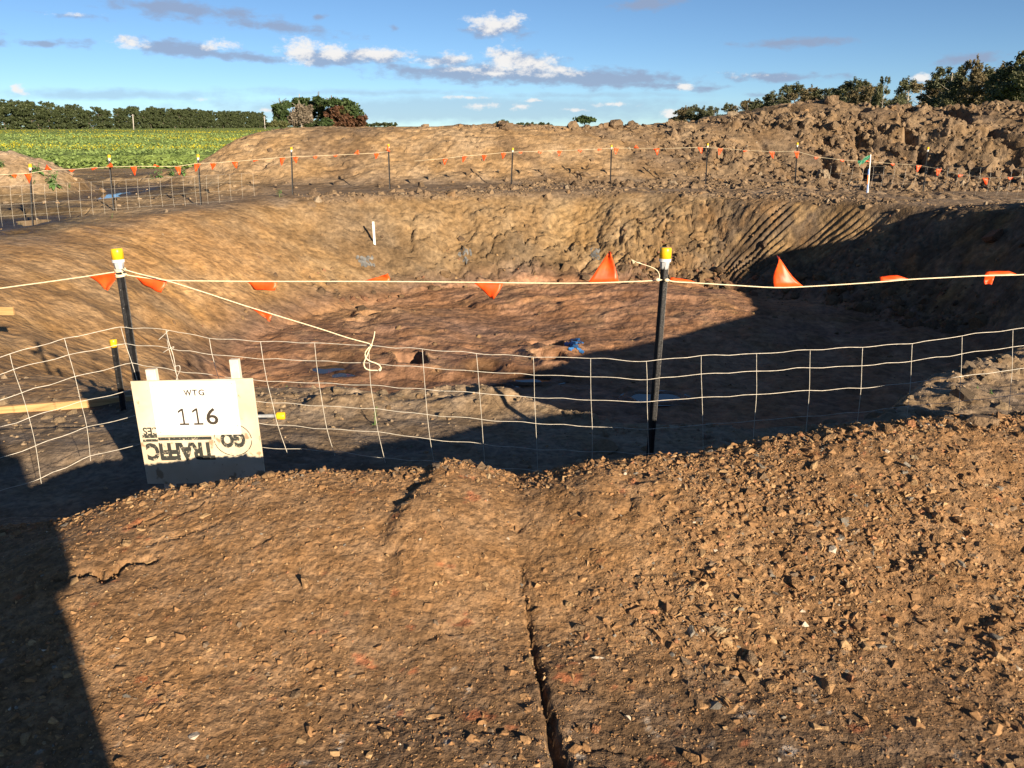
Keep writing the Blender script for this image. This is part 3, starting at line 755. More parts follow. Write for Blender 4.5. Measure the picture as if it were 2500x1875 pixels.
# the 300 largest stones, each its own piece of the pad
p = scatter_fg(292, 1.6); s = np.sort(rng.pareto(2.8, 292) * 0.013 + 0.020)[::-1]; s = np.minimum(s, 0.046)
extra = np.array([[1.93, 3.32], [1.55, 3.28], [0.70, 3.24], [0.98, 3.27], [1.30, 3.27], [1.72, 2.62], [1.52, 2.55], [-0.12, 3.17]])
p = np.vstack([p, extra]); s = np.concatenate([s, [0.095, 0.06, 0.055, 0.05, 0.045, 0.055, 0.06, 0.045]])
singles('stone', RV, on_ground(p, 3, 0.10, s), s, M_STONE, pad, 0.45)
p = scatter_fg(14000, 1.9); s = np.minimum(rng.pareto(2.6, 14000) * 0.0075 + 0.0080, 0.026)
merged('small_stones', RV, on_ground(p, 3, 0.2, s), s, M_PEB, pad, 0.5)
p = scatter_fg(46000, 0.4); s = np.minimum(rng.pareto(3.0, 46000) * 0.0022 + 0.0030, 0.008)
merged('grit', RVS, on_ground(p, 3, 0.15, s), s, M_PEB, pad, 0.8)
# crumbling lip of the pit on the near side
n = 900
x = rng.uniform(-4.0, 6.0, n); y = np.empty(n)
a_ = rng.normal(0.25, 0.30, n)
for _ in range(3):
    pass
ang = np.degrees(np.arctan2(x - PIT_C[0], -9.8)); ro_ = np.interp(ang, _pt[:, 0], _pt[:, 1])
y = PIT_C[1] - np.sqrt(np.maximum((ro_ + a_) ** 2 - (x - PIT_C[0]) ** 2, 1))
s = np.minimum(rng.pareto(2.6, n) * 0.013 + 0.011, 0.075)
keep = (y > 4.6) & (y < 8.1); p = np.column_stack([x, y])[keep]; s = s[keep]
order = np.argsort(-s)
pp = on_ground(p, 2, 0.2, s)
singles('clod', [c.copy() for c in CV[:6]], pp[order[:120]], s[order[:120]], M_CLODN, near_ground, 0.5)
merged('small_clods', CVS, pp[order[120:]], s[order[120:]], M_CLODN, near_ground, 0.6)
n = 2600
p = np.column_stack([rng.uniform(-4.5, 5.5, n), rng.uniform(4.1, 7.6, n)])
p = p[rng.random(n) < 0.10 + 0.9 * ss(0.0, 0.4, fbm(p[:, 0] * .9, p[:, 1] * 1.2, 330, 3))]
s = np.minimum(rng.pareto(3.0, len(p)) * 0.008 + 0.006, 0.035)
merged('crumbs', CVS[:5], on_ground(p, 2, 0.2, s), s, M_CLODN, near_ground, 0.6)
# pit: fallen clods at the foot of the walls and on the right-hand wall
n = 5200
ph = rng.uniform(-60, 88, n); tt = rng.beta(3.0, 1.6, n)
ro_ = np.interp(ph, _pt[:, 0], _pt[:, 1]); ri_ = np.interp(ph, _pt[:, 0], _pt[:, 2])
rr_ = ro_ - tt * 1.08 * (ro_ - ri_)
p = np.column_stack([PIT_C[0] + rr_ * np.sin(np.radians(ph)), PIT_C[1] + rr_ * np.cos(np.radians(ph))])
k = rng.random(n) < (0.15 + 0.85 * ss(5, 30, ph)) * (0.25 + 0.75 * ss(0.45, 0.75, tt)) * (0.3 + 0.7 * ss(-0.1, 0.3, fbm(p[:, 0] * .6, p[:, 1] * .6, 331, 2)))
p = p[k]; s = np.minimum(rng.pareto(2.6, len(p)) * 0.035 + 0.03, 0.20); order = np.argsort(-s)
pp = on_ground(p, 0, 0.2, s)
singles('clod', [c.copy() for c in CV[:6]], pp[order[:150]], s[order[:150]], M_CLODP, pit, 0.6)
merged('small_clods', CVS, pp[order[150:]], s[order[150:]], M_CLODP, pit, 0.7)
n = 900
p = np.column_stack([rng.uniform(-6, 7.5, n), rng.uniform(13, 22, n)]); s = np.minimum(rng.pareto(3, n) * 0.015 + 0.012, 0.07)
merged('floor_crumbs', CVS, on_ground(p, 0, 0.2, s), s, M_CLODP, pit, 0.7)
# spoil heap
def heap_pts(n, lo, hi, powr):
    out = np.zeros((0, 2))
    while len(out) < n:
        p = np.column_stack([rng.uniform(-10, 27, n * 3), rng.uniform(26.5, 39, n * 3)])
        x, y = p[:, 0], p[:, 1]
        yc = np.interp(x, HEAP_X, HEAP_Y)
        vis = (x < 0.64 * y + 0.5) & (y < yc + 0.6)
        dens = (0.10 + 0.9 * ss(1.5, 9, x)) * (0.25 + 0.75 * ss(-0.3, 0.3, fbm(x * .5 + .4 * y, y * .28, 13, 3)))
        dens = np.maximum(dens, 0.75 * ss(0.8, 0.0, np.abs(y - yc)) * ss(-6, 2, x))
        dens = np.maximum(dens, 0.6 * ss(31.0, 29, y) * ss(-2, 3, x))
        out = np.vstack([out, p[vis & (rng.random(len(p)) < dens ** powr)]])
    return out[:n]
n = 300
p = heap_pts(n, 0, 0, 1.6); s = np.sort(np.minimum(rng.pareto(2.6, n) * 0.08 + 0.11, 0.36))[::-1]
big = np.array([[3.9, 34.2], [4.7, 34.4], [6.3, 34.8], [-0.3, 33.9], [14.6, 37.6], [15.3, 37.7], [9.5, 36.2], [23.2, 37.6], [8.9, 35.9]])
p[:9] = big; s[:9] = [0.34, 0.28, 0.22, 0.26, 0.34, 0.30, 0.26, 0.36, 0.24]
singles('clod', CV, on_ground(p, 0, 0.05, s), s, M_CLODS, heap, 0.7)
n = 7000
p = heap_pts(n, 0, 0, 1.5); s = np.minimum(rng.pareto(2.2, n) * 0.035 + 0.035, 0.17)
merged('small_clods', CVS, on_ground(p, 0, 0.1, s), s, M_CLODH, heap, 0.8)
# broken rim of the far bank
n = 2600
ph = rng.uniform(-45, 85, n); a_ = rng.gamma(1.6, 0.45, n) - 0.35
rr_ = np.interp(ph, _pt[:, 0], _pt[:, 1]) + a_
p = np.column_stack([PIT_C[0] + rr_ * np.sin(np.radians(ph)), PIT_C[1] + rr_ * np.cos(np.radians(ph))])
k = (p[:, 1] < 27.5) & (rng.random(n) < 0.12 + 0.88 * ss(-0.1, 0.3, fbm(p[:, 0] * .8, p[:, 1] * 1.2, 335, 3))); p = p[k]
s = np.minimum(rng.pareto(2.4, len(p)) * 0.03 + 0.022, 0.14)
merged('rim_clods', CVS, on_ground(p, 0, 0.15, s), s, M_CLODH, pit, 0.8)
# left mounds and the churned mud beside the crop
n = 900
p = np.column_stack([rng.uniform(-19, -7.5, n), rng.uniform(17, 33, n)]); s = np.minimum(rng.pareto(2.6, n) * 0.03 + 0.025, 0.18)
lhz = left_heaps(p[:, 0], p[:, 1]); k = rng.random(n) < 0.12 + ss(.05, .3, lhz); p = p[k]; s = s[k]
merged('small_clods', CVS, on_ground(p, 0, 0.1, s), s, M_CLODN, left_ground, 0.8)
# ------------------------------------------------------------------ small builders
def bm_obj(name, bm, m, parent=None, smooth=False):
    bmesh.ops.recalc_face_normals(bm, faces=bm.faces)
    me = bpy.data.meshes.new(name); bm.to_mesh(me); bm.free()
    if smooth:
        for p_ in me.polygons: p_.use_smooth = True
    return link(name, me, m, parent)
def bm_tube(bm, pts, r, sides=6, r_end=None, closed_ends=True):
    pts = [Vector(p_) for p_ in pts]; n = len(pts); rings = []
    up = Vector((0.13, 0.21, 1)).normalized()
    for i, p_ in enumerate(pts):
        tdir = (pts[min(i + 1, n - 1)] - pts[max(i - 1, 0)]).normalized()
        a = tdir.cross(up)
        if a.length < 1e-3: a = tdir.cross(Vector((1, 0, 0)))
        a.normalize(); b2 = tdir.cross(a)
        rr = r if r_end is None else r + (r_end - r) * i / (n - 1)
        rings.append([bm.verts.new(p_ + (a * math.cos(2 * math.pi * k / sides) + b2 * math.sin(2 * math.pi * k / sides)) * rr) for k in range(sides)])
    for i in range(n - 1):
        for k in range(sides):
            bm.faces.new((rings[i][k], rings[i][(k + 1) % sides], rings[i + 1][(k + 1) % sides], rings[i + 1][k]))
    if closed_ends:
        bm.faces.new(rings[0][::-1]); bm.faces.new(rings[-1])
def tube_obj(name, pts, r, m, parent=None, sides=6, r_end=None):
    bm = bmesh.new(); bm_tube(bm, pts, r, sides, r_end); return bm_obj(name, bm, m, parent, True)
def smooth_path(pts, k=6):
    """Catmull-Rom through the given points"""
    P = [Vector(p_) for p_ in pts]; out = []
    for i in range(len(P) - 1):
        a = P[max(i - 1, 0)]; b2 = P[i]; c = P[i + 1]; d = P[min(i + 2, len(P) - 1)]
        for j in range(k):
            t_ = j / k
            out.append(0.5 * ((2 * b2) + (c - a) * t_ + (2 * a - 5 * b2 + 4 * c - d) * t_ * t_ + (3 * b2 - a - 3 * c + d) * t_ ** 3))
    out.append(P[-1]); return out
def bm_box(bm, c, s, M=None, bevel=0.0):
    b2 = bmesh.new(); bmesh.ops.create_cube(b2, size=1.0)
    for v in b2.verts: v.co = Vector((v.co.x * s[0], v.co.y * s[1], v.co.z * s[2]))
    if bevel: bmesh.ops.bevel(b2, geom=list(b2.edges), offset=bevel, segments=1, affect='EDGES')
    mp = {}
    for v in b2.verts:
        co = v.co + Vector(c)
        mp[v] = bm.verts.new(M @ co if M is not None else co)
    for f in b2.faces: bm.faces.new([mp[v] for v in f.verts])
    b2.free()
def bm_lathe(bm, prof, seg=16, M=None):
    rings = []
    for (r, z) in prof:
        rings.append([bm.verts.new((M @ Vector((r * math.cos(2 * math.pi * k / seg), r * math.sin(2 * math.pi * k / seg), z))) if M is not None else Vector((r * math.cos(2 * math.pi * k / seg), r * math.sin(2 * math.pi * k / seg), z))) for k in range(seg)])
    for i in range(len(rings) - 1):
        for k in range(seg):
            bm.faces.new((rings[i][k], rings[i][(k + 1) % seg], rings[i + 1][(k + 1) % seg], rings[i + 1][k]))
    bm.faces.new(rings[0][::-1]); bm.faces.new(rings[-1])
def gz(x, y, lod=0):
    return float(H(np.array([x]), np.array([y]), lod)[0])

M_POST = simple_mat('black_bitumen_steel', (0.012, 0.012, 0.013), 0.42, 0.0, 0.4, 30, 0.3)
M_WORN = simple_mat('worn_steel_edge', (0.20, 0.19, 0.18), 0.4, 0.6, 0.4, 60, 0.2)
M_CAP = simple_mat('yellow_plastic', (0.72, 0.42, 0.015), 0.35, 0.0, 0.06, 10, 0.0)
M_TAPE = simple_mat('white_sticker', (0.62, 0.62, 0.63), 0.4, 0.0, 0.06, 10, 0.0)
M_CLIP = simple_mat('grey_plastic_clip', (0.40, 0.41, 0.42), 0.45, 0.0, 0.08, 10, 0.0)
M_WIRE = simple_mat('galvanised_wire', (0.56, 0.52, 0.44), 0.5, 0.15, 0.2, 40, 0.0)
M_ROPE = simple_mat('cream_cord', (0.72, 0.62, 0.42), 0.8, 0.0, 0.12, 120, 0.3)
M_GREYTUBE = simple_mat('grey_tube', (0.22, 0.23, 0.24), 0.5, 0.2, 0.2, 20, 0.2)
m, t, b = new_mat('orange_flag_plastic')
oi = t.n('ShaderNodeTexCoord').outputs['Object']
t.link(t.mix(t.ramp(t.noise(oi, 14, 3), .3, .7), (0.96, 0.085, 0.012, 1), (1.0, 0.145, 0.022, 1)), b.inputs['Base Color'])
b.inputs['Roughness'].default_value = 0.42
tr = t.n('ShaderNodeBsdfTranslucent'); tr.inputs[0].default_value = (0.95, 0.14, 0.03, 1)
mx = t.n('ShaderNodeMixShader'); mx.inputs[0].default_value = 0.30
t.link(b.outputs[0], mx.inputs[1]); t.link(tr.outputs[0], mx.inputs[2])
t.link(mx.outputs[0], t.t.nodes['Material Output'].inputs[0])
M_FLAG = m

def picket(root, top, foot, cap=True, holes=True, rz=0.5, small=False):
    """Y-section steel picket from foot up to the cap at top (parts of root, in root's space)"""
    org = root.location
    top = Vector(top) - org; foot = Vector(foot) - org
    ax = (top - foot).normalized(); L = (top - foot).length
    Mz = Vector((0, 0, 1)).rotation_difference(ax).to_matrix().to_4x4()
    M = Matrix.Translation(foot) @ Mz @ Matrix.Rotation(rz, 4, 'Z')
    cap_h = 0.115 if cap else 0.0
    Lp = L - cap_h * 0.72
    bm = bmesh.new()
    k = 1.0
    for a in (90, 210, 330):
        R_ = Matrix.Rotation(R(a), 4, 'Z')
        ln = 0.026 if a == 270 else 0.021
        bm_box(bm, (ln / 2 + 0.001, 0, Lp / 2), (ln, 0.005, Lp), M @ R_, 0.0012)
    bm_obj('post', bm, M_POST, root)
    bm = bmesh.new()
    bm_box(bm, (0.0232, 0, Lp / 2), (0.0015, 0.0055, Lp), M @ Matrix.Rotation(R(330), 4, 'Z'))
    bm_obj('worn_edge', bm, M_WORN, root)
    if holes:
        zz = 0.25
        while zz < Lp - 0.1:
            bm = bmesh.new()
            Mh = M @ Matrix.Rotation(R(210), 4, 'Z') @ Matrix.Translation((0.013, 0.0027, zz)) @ Matrix.Rotation(R(-90), 4, 'X')
            bm_lathe(bm, [(0.0034, 0.0), (0.0034, 0.0008)], 8, Mh)
            bm_obj('hole', bm, M_WORN, root)
            zz += 0.10
    if cap:
        Mc = M @ Matrix.Translation((0, 0, L - 0.072))
        bm = bmesh.new(); bm_lathe(bm, [(0.031, 0.0), (0.0312, 0.052), (0.0305, 0.068), (0.027, 0.072)], 20, Mc); c = bm_obj('cap', bm, M_CAP, root, True)
        bm = bmesh.new(); bm_lathe(bm, [(0.0318, -0.002), (0.0320, 0.014)], 20, Mc); bm_obj('sticker', bm, M_TAPE, c, False)
        bm = bmesh.new(); bm_lathe(bm, [(0.017, -0.043), (0.022, -0.036), (0.026, -0.012), (0.026, -0.003)], 8, Mc); bm_obj('clip', bm, M_CLIP, root)

# ------------------------------------------------------------------ near fence: pickets
FY = 4.50
def near_post(px_top, px_low, Y, label, rz):
    tp = at(*px_top, Y); lo = at(*px_low, Y)
    d = (tp - lo).normalized()
    z0 = gz(lo.x, lo.y, 2) - 0.25
    k = (lo.z - z0) / d.z
    foot = lo - d * k
    r_ = empty('fence_post', foot)
    picket(r_, tp, foot, True, True, rz)
    tag(r_, label, 'post', 'yellow capped pickets of the near fence')
    return r_
near_post((284, 606), (334, 930), FY, 'black steel picket with yellow cap standing behind the number board', 0.35)
near_post((1626, 604), (1586, 1112), FY, 'black steel picket with yellow cap and frayed cord end, right of the blue paint mark', 0.85)
# short picket beside the timber
sp_t = at(276, 830, 5.75); sp_l = at(299, 980, 5.75)
r_ = empty('short_picket', sp_l + (sp_l - sp_t) * 0.25)
picket(r_, sp_t, r_.location, False, True, 0.4)
bm = bmesh.new()
Mc = Matrix.Translation(sp_t - r_.location - Vector((0, 0, 0.045)))
bm_lathe(bm, [(0.024, -0.005), (0.025, 0.016), (0.0235, 0.020), (0.025, 0.024), (0.0245, 0.046), (0.021, 0.050)], 16, Mc)
bm_obj('cap', bm, M_CAP, r_, True)
tag(r_, 'short black picket with small yellow cap in front of the timber plank', 'post')
# picket lying on the ground right of the sign
r_ = empty('fallen_picket', at(690, 1012, 5.22))
pts = [at(560, 1020, 5.20), at(705, 1012, 5.22)]
r_.location = ((pts[0] + pts[1]) / 2); r_.location.z = max(gz(r_.location.x, r_.location.y, 2) + 0.05, r_.location.z)
dx = (pts[1] - pts[0]); dx.z = 0; dx.normalize()
tube_obj('tube', [-dx * 0.42, dx * 0.12], 0.0125, M_GREYTUBE, r_, 10)
bm = bmesh.new(); Mq = Matrix.Translation(dx * 0.11) @ Vector((0, 0, 1)).rotation_difference(dx).to_matrix().to_4x4()
bm_lathe(bm, [(0.024, 0.0), (0.0255, 0.01), (0.0255, 0.050), (0.022, 0.056)], 16, Mq); bm_obj('cap', bm, M_CAP, r_, True)
tag(r_, 'grey tube with yellow end cap lying behind the sign', 'post')

# ------------------------------------------------------------------ near fence: wire mesh
def fy(u): return FY - 0.03 + (0.0 if 300 < u < 1600 else (-0.0011 * (300 - u) if u <= 300 else 0.00030 * (u - 1600)))
STAYS = [   # photograph pixels down each vertical stay, one entry per line wire
    [(-108, 900), (-98, 940), (-78, 1000), (-58, 1063), (-42, 1134), (-30, 1210)],
    [(24, 864), (33, 902), (53, 959), (71, 1020), (87, 1088), (99, 1168)],
    [(157, 826), (168, 866), (183, 919), (197, 980), (212, 1042), (220, 1113)],
    [(295, 798), (306, 839), (322, 886), (340, 948), (352, 1010), (362, 1080)],
    [(405, 805), (412, 850), (428, 905), (444, 960), (458, 1018), (470, 1082)],
    [(511, 826), (518, 866), (532, 918), (548, 973), (562, 1028), (575, 1089)],
    [(636, 834), (642, 877), (652, 931), (665, 984), (678, 1038), (698, 1096)],
    [(768, 837), (772, 881), (779, 935), (788, 991), (798, 1047), (814, 1101)],
    [(900, 843), (902, 886), (905, 940), (914, 997), (923, 1054), (938, 1118)],
    [(1031, 852), (1034, 896), (1038, 950), (1043, 1012), (1050, 1072), (1059, 1126)],
    [(1163, 863), (1167, 907), (1171, 960), (1176, 1024), (1180, 1084), (1184, 1140)],
    [(1302, 872), (1304, 916), (1305, 971), (1308, 1034), (1311, 1098), (1313, 1150)],
    [(1442, 875), (1442, 920), (1443, 977), (1446, 1042), (1446, 1103), (1447, 1152)],
    [(1578, 882), (1580, 927), (1580, 981), (1582, 1048), (1584, 1108), (1586, 1158)],
    [(1712, 868), (1712, 913), (1714, 970), (1716, 1037), (1717, 1100), (1718, 1150)],
    [(1847, 863), (1847, 906), (1847, 963), (1842, 1027), (1838, 1085), (1836, 1135)],
    [(1978, 854), (1977, 898), (1976, 953), (1971, 1016), (1966, 1070), (1962, 1115)],
    [(2106, 848), (2104, 893), (2102, 948), (2096, 1007), (2090, 1058), (2086, 1100)],
    [(2227, 839), (2225, 882), (2223, 935), (2217, 992), (2212, 1040), (2208, 1085)],
    [(2349, 820), (2348, 864), (2346, 919), (2342, 980), (2338, 1030), (2334, 1075)],
    [(2473, 804), (2472, 847), (2471, 903), (2466, 966), (2462, 1015), (2458, 1060)],
    [(2598, 792), (2597, 834), (2596, 890), (2592, 952), (2588, 1002), (2584, 1046)]]
rj = random.Random(3)
mesh_root = empty('wire_fence', (0, 0, 0))
tag(mesh_root, 'sagging galvanised square wire mesh strung along the near pickets', 'wire fence')
for st_ in STAYS:
    pts = [at(u, v, fy(u) - 0.012 * k * (1 if u < 700 else 0.4)) for k, (u, v) in enumerate(st_)]
    pts.append(pts[-1] + (pts[-1] - pts[-2]).normalized() * 0.03)
    tube_obj('stay_wire', smooth_path(pts, 3), 0.0015, M_WIRE, mesh_root, 5)
for k in range(6):
    pts = []
    for i in range(len(STAYS)):
        u, v = STAYS[i][k]
        p_ = at(u, v, fy(u) - 0.012 * k * (1 if u < 700 else 0.4) - 0.004)
        pts.append(p_)
        if i < len(STAYS) - 1:          # crimps between stays
            u2, v2 = STAYS[i + 1][k]
            q = at(u2, v2, fy(u2) - 0.012 * k * (1 if u2 < 700 else 0.4) - 0.004)
            for f_ in (0.25, 0.5, 0.75):
                w_ = p_.lerp(q, f_); w_.z += 0.0035 * math.sin(f_ * 6.28 + i) + rj.uniform(-0.0025, 0.0025)
                pts.append(w_)
    tube_obj('line_wire', smooth_path(pts, 2), 0.0016, M_WIRE, mesh_root, 5)
# loose doubled end of the mesh by the board
for q in ([(405, 805), (413, 838), (424, 872), (432, 925), (436, 950)], [(387, 830), (400, 818), (412, 806)], [(398, 861), (414, 851), (425, 846), (420, 853)], [(425, 895), (438, 893), (439, 905), (432, 920), (428, 940)]):
    tube_obj('loose_wire', smooth_path([at(u, v, FY - 0.05) for (u, v) in q], 4), 0.0020, M_WIRE, mesh_root, 5)

# ------------------------------------------------------------------ bunting cords and flags
def flag(parent, A, B, T1, T2, bulge=0.03, curl=0.0, nx=7, ny=6, Y=FY - 0.01, dY=0.0, m=M_FLAG, name='flag'):
    """cloth patch hung from A-B on the cord to T1-T2 (photograph pixels), bellying out by bulge"""
    a, b_ = at(*A, Y), at(*B, Y); c, d_ = at(*T1, Y + dY), at(*T2, Y + dY)
    V, F = [], []
    for j in range(ny + 1):
        t_ = j / ny
        for i in range(nx + 1):
            s_ = i / nx
            p_ = a.lerp(b_, s_).lerp(c.lerp(d_, s_), t_)
            off = 0.55 * bulge * math.sin(math.pi * t_) * (0.6 + 0.4 * math.sin(math.pi * s_)) + curl * math.sin(3.0 * s_ + 2 * t_) * t_
            off += 0.006 * math.sin(9 * s_ + 4 * t_) * t_
            p_ = p_ + Vector((curl * 0.3 * math.sin(5 * t_), off, 0))
            V.append(p_)
    for j in range(ny):
        for i in range(nx):
            q = j * (nx + 1) + i
            F.append((q, q + 1, q + nx + 2, q + nx + 1))
    me = np_mesh(name, [tuple(v - parent.location) for v in V], F, True)
    o = link(name, me, m, parent)
    so = o.modifiers.new('thickness', 'SOLIDIFY'); so.thickness = 0.0012
    return o
rope = empty('bunting', at(1250, 690, FY))
tag(rope, 'cream cord with orange plastic flags running across both near pickets', 'bunting')
rp = [(-140, 725), (0, 704), (110, 689), (215, 674), (290, 663), (300, 668), (326, 674), (407, 684), (510, 686), (640, 687), (880, 687), (1155, 689), (1300, 691), (1435, 691), (1530, 688), (1600, 685), (1622, 683), (1650, 688), (1703, 691), (1800, 697),
      (1891, 702), (1961, 700), (2080, 693), (2152, 688), (2224, 682), (2320, 677), (2403, 673), (2487, 671), (2640, 662)]
def rope_pts(pl, Y): return [at(u, v, Y) - rope.location for (u, v) in pl]
tube_obj('cord', smooth_path(rope_pts(rp, FY - 0.012), 3), 0.0033, M_ROPE, rope, 6)
flag(rope, (215, 674), (291, 662), (256, 707), (268, 708), 0.02, 0.012)
flag(rope, (325, 672), (407, 684), (350, 697), (400, 713), -0.03, 0.02)
flag(rope, (603, 686), (676, 687), (621, 708), (674, 708), -0.015, 0.01)
flag(rope, (883, 687), (951, 687), (928, 676), (949, 667), 0.02, 0.01)
flag(rope, (1155, 689), (1228, 690), (1199, 727), (1208, 729), -0.02, 0.012)
flag(rope, (1435, 691), (1510, 690), (1489, 614), (1492, 614), 0.03, 0.01)
flag(rope, (1634, 687), (1703, 692), (1637, 676), (1688, 684), -0.012, 0.0, dY=0.012)
flag(rope, (1891, 703), (1962, 700), (1895, 626), (1897, 625), 0.03, -0.03)
flag(rope, (2150, 690), (2224, 683), (2146, 675), (2190, 671), -0.018, 0.0, dY=0.02)
flag(rope, (2403, 674), (2487, 672), (2406, 662), (2463, 661), -0.018, 0.0, dY=0.02)
flag(rope, (2403, 674), (2428, 674), (2406, 695), (2421, 693), 0.02, 0.01)
# frayed end at the right picket
for k in range(5):
    tube_obj('frayed_end', smooth_path([v for v in rope_pts([(1609, 683), (1610, 672), (1604, 660), (1590, 652), (1572, 646), (1556, 641 - k * 0.3), (1541 + k, 633 + k * 2.6)], FY - 0.02 + 0.002 * k)], 4), 0.0026, M_ROPE, rope, 5, 0.0018)
for (u, v) in ((1606, 683), (1628, 684)):
    bm = bmesh.new(); bmesh.ops.create_icosphere(bm, subdivisions=2, radius=0.011)
    for vv in bm.verts: vv.co = Vector((vv.co.x * 1.3, vv.co.y, vv.co.z * 0.9)) + at(u, v, FY - 0.03) - rope.location
    bm_obj('knot', bm, M_ROPE, rope, True)
for (v, k) in ((657, 0), (661, 1), (669, 0), (673, 1)):
    c_ = at(293 + (v - 657) * 0.15, v, FY)
    ring = [c_ + Vector((0.026 * math.cos(a * 0.5236), 0.026 * math.sin(a * 0.5236), 0.004 * math.sin(a * 0.5236 + k))) - rope.location for a in range(13)]
    tube_obj('lashing', ring, 0.0045, M_ROPE, rope, 6)
# slack tail tied down to the mesh
tail = empty('bunting', at(600, 745, FY))
tag(tail, 'slack cord with one orange flag tied in a loop to the near mesh', 'bunting')
def tail_pts(pl, Y): return [at(u, v, Y) - tail.location for (u, v) in pl]
Yt = FY - 0.05
tube_obj('cord', smooth_path(tail_pts([(299, 656), (334, 667), (407, 685), (500, 714), (594, 745), (662, 766), (780, 802), (850, 825), (899, 838), (906, 843), (910, 832), (913, 822), (915, 809)], Yt), 3), 0.0032, M_ROPE, tail, 6)
lp = [(540, 745), (440, 860), (375, 960), (390, 1100), (500, 1200), (700, 1270), (800, 1340), (830, 1420), (790, 1470), (650, 1470), (500, 1465), (380, 1410), (338, 1310), (350, 1210), (450, 990), (500, 860), (550, 770)]
tube_obj('loop', smooth_path(tail_pts([(860 + a / 11.85, 780 + b2 / 11.85) for (a, b2) in lp], Yt - 0.015), 3), 0.0038, M_ROPE, tail, 6)
for (u, v, rr) in ((927, 903, 0.0085), (906, 843, 0.008)):
    bm = bmesh.new(); bmesh.ops.create_icosphere(bm, subdivisions=2, radius=rr)
    for vv in bm.verts: vv.co = vv.co + at(u, v, Yt - 0.02) - tail.location
    bm_obj('knot', bm, M_ROPE, tail, True)
flag(tail, (593, 744), (662, 765), (646, 775), (661, 784), 0.015, 0.01, Y=Yt)

# ------------------------------------------------------------------ number board
m, t, b = new_mat('painted_plywood')
tc = t.n('ShaderNodeTexCoord').outputs['Object']
base = t.mix(t.ramp(t.noise(tc, 4.0, 4), .35, .7), (0.54, 0.45, 0.31, 1), (0.66, 0.59, 0.45, 1))
base = t.mix(t.ramp(t.noise(tc, 11.0, 4, 0.6), .57, .66, 0, .8), base, (0.27, 0.165, 0.085, 1))
base = t.mix(t.ramp(t.noise(tc, 55.0, 2), .70, .76, 0, .6), base, (0.30, 0.19, 0.10, 1))
t.link(base, b.inputs['Base Color']); b.inputs['Roughness'].default_value = 0.7
M_BOARD = m
m, t, b = new_mat('paper_sheet')
tc = t.n('ShaderNodeTexCoord').outputs['Object']
base = t.mix(t.ramp(t.noise(tc, 40.0, 2), .72, .80, 0, .5), (0.74, 0.73, 0.70, 1), (0.50, 0.38, 0.25, 1))
t.link(base, b.inputs['Base Color']); b.inputs['Roughness'].default_value = 0.45
M_PAPER = m
M_LEG = simple_mat('whitewashed_timber', (0.62, 0.56, 0.46), 0.7, 0, 0.12, 12, 0.2)
M_INK = simple_mat('print_ink', (0.045, 0.036, 0.026), 0.6, 0, 0.1, 30)
m, t, b = new_mat('stencil_spray')
tc = t.n('ShaderNodeTexCoord').outputs['Object']
t.link(t.mix(t.ramp(t.noise(tc, 60.0, 4, .7), .56, .66, 0, .8), (0.028, 0.030, 0.026, 1), (0.55, 0.47, 0.34, 1)), b.inputs['Base Color']); b.inputs['Roughness'].default_value = 0.8
M_SPRAY = m
BW, BH, BY = 0.640, 0.562, 4.12
b_tl = at(329.5, 933, BY); b_tr = at(637.7, 920, BY); b_bl = at(356.7, 1185, BY)
sign = empty('number_board', (b_bl + (b_tr - b_tl) / 2))
sign.rotation_euler = (R(-1.0), R(-2.6), R(-4))
tag(sign, 'dirty white plywood board on two legs with paper sheet reading WTG 116', 'sign')
bm = bmesh.new(); bm_box(bm, (0, 0, BH / 2), (BW, 0.012, BH), None, 0.002); board = bm_obj('board', bm, M_BOARD, sign)
def bu(u): return (u - 0.5) * BW
def bv(v): return (1 - v) * BH
for (u, w_, top) in ((0.165, 0.052, 0.055), (0.855, 0.046, 0.095)):
    bm = bmesh.new(); bm_box(bm, (bu(u), 0.026, (BH + top - 0.42) / 2), (w_, 0.032, BH + top + 0.42), None, 0.002)
    bm_obj('leg', bm, M_LEG, sign)
pw, ph_ = 0.70 * BW, 0.507 * BH
paper_c = (bu(0.505), bv(0.266))
bm = bmesh.new(); bm_box(bm, (paper_c[0], -0.0075, paper_c[1]), (pw, 0.0016, ph_), Matrix.Translation((paper_c[0], 0, paper_c[1])) @ Matrix.Rotation(R(0.7), 4, 'Y') @ Matrix.Translation((-paper_c[0], 0, -paper_c[1])))
paper = bm_obj('paper_sheet', bm, M_PAPER, sign)
def text_part(name, body, x, z, height, m, parent, y, width=None, flip=False, bold=0.0, depth=0.0004):
    cu = bpy.data.curves.new(name, 'FONT'); cu.body = body; cu.size = 1.0; cu.offset = bold; cu.extrude = 0.0; cu.resolution_u = 3
    tmp = bpy.data.objects.new(name, cu); col.objects.link(tmp)
    dg = bpy.context.evaluated_depsgraph_get()
    me = bpy.data.meshes.new_from_object(tmp.evaluated_get(dg))
    bpy.data.objects.remove(tmp)
    co = np.empty(len(me.vertices) * 3); me.vertices.foreach_get('co', co); co = co.reshape(-1, 3)
    mn, mxx = co.min(0), co.max(0)
    ky = height / (mxx[1] - mn[1]); kx = ky if width is None else width / (mxx[0] - mn[0])
    X = (co[:, 0] - (mn[0] + mxx[0]) / 2) * kx; Z = (co[:, 1] - (mn[1] + mxx[1]) / 2) * ky
    if flip: X, Z = -X, -Z
    out = np.column_stack([X + x, np.full(len(X), y), Z + z])
    me.vertices.foreach_set('co', out.astype(np.float32).ravel()); me.update()
    me.name = name; me.materials.clear()
    return link(name, me, m, parent)
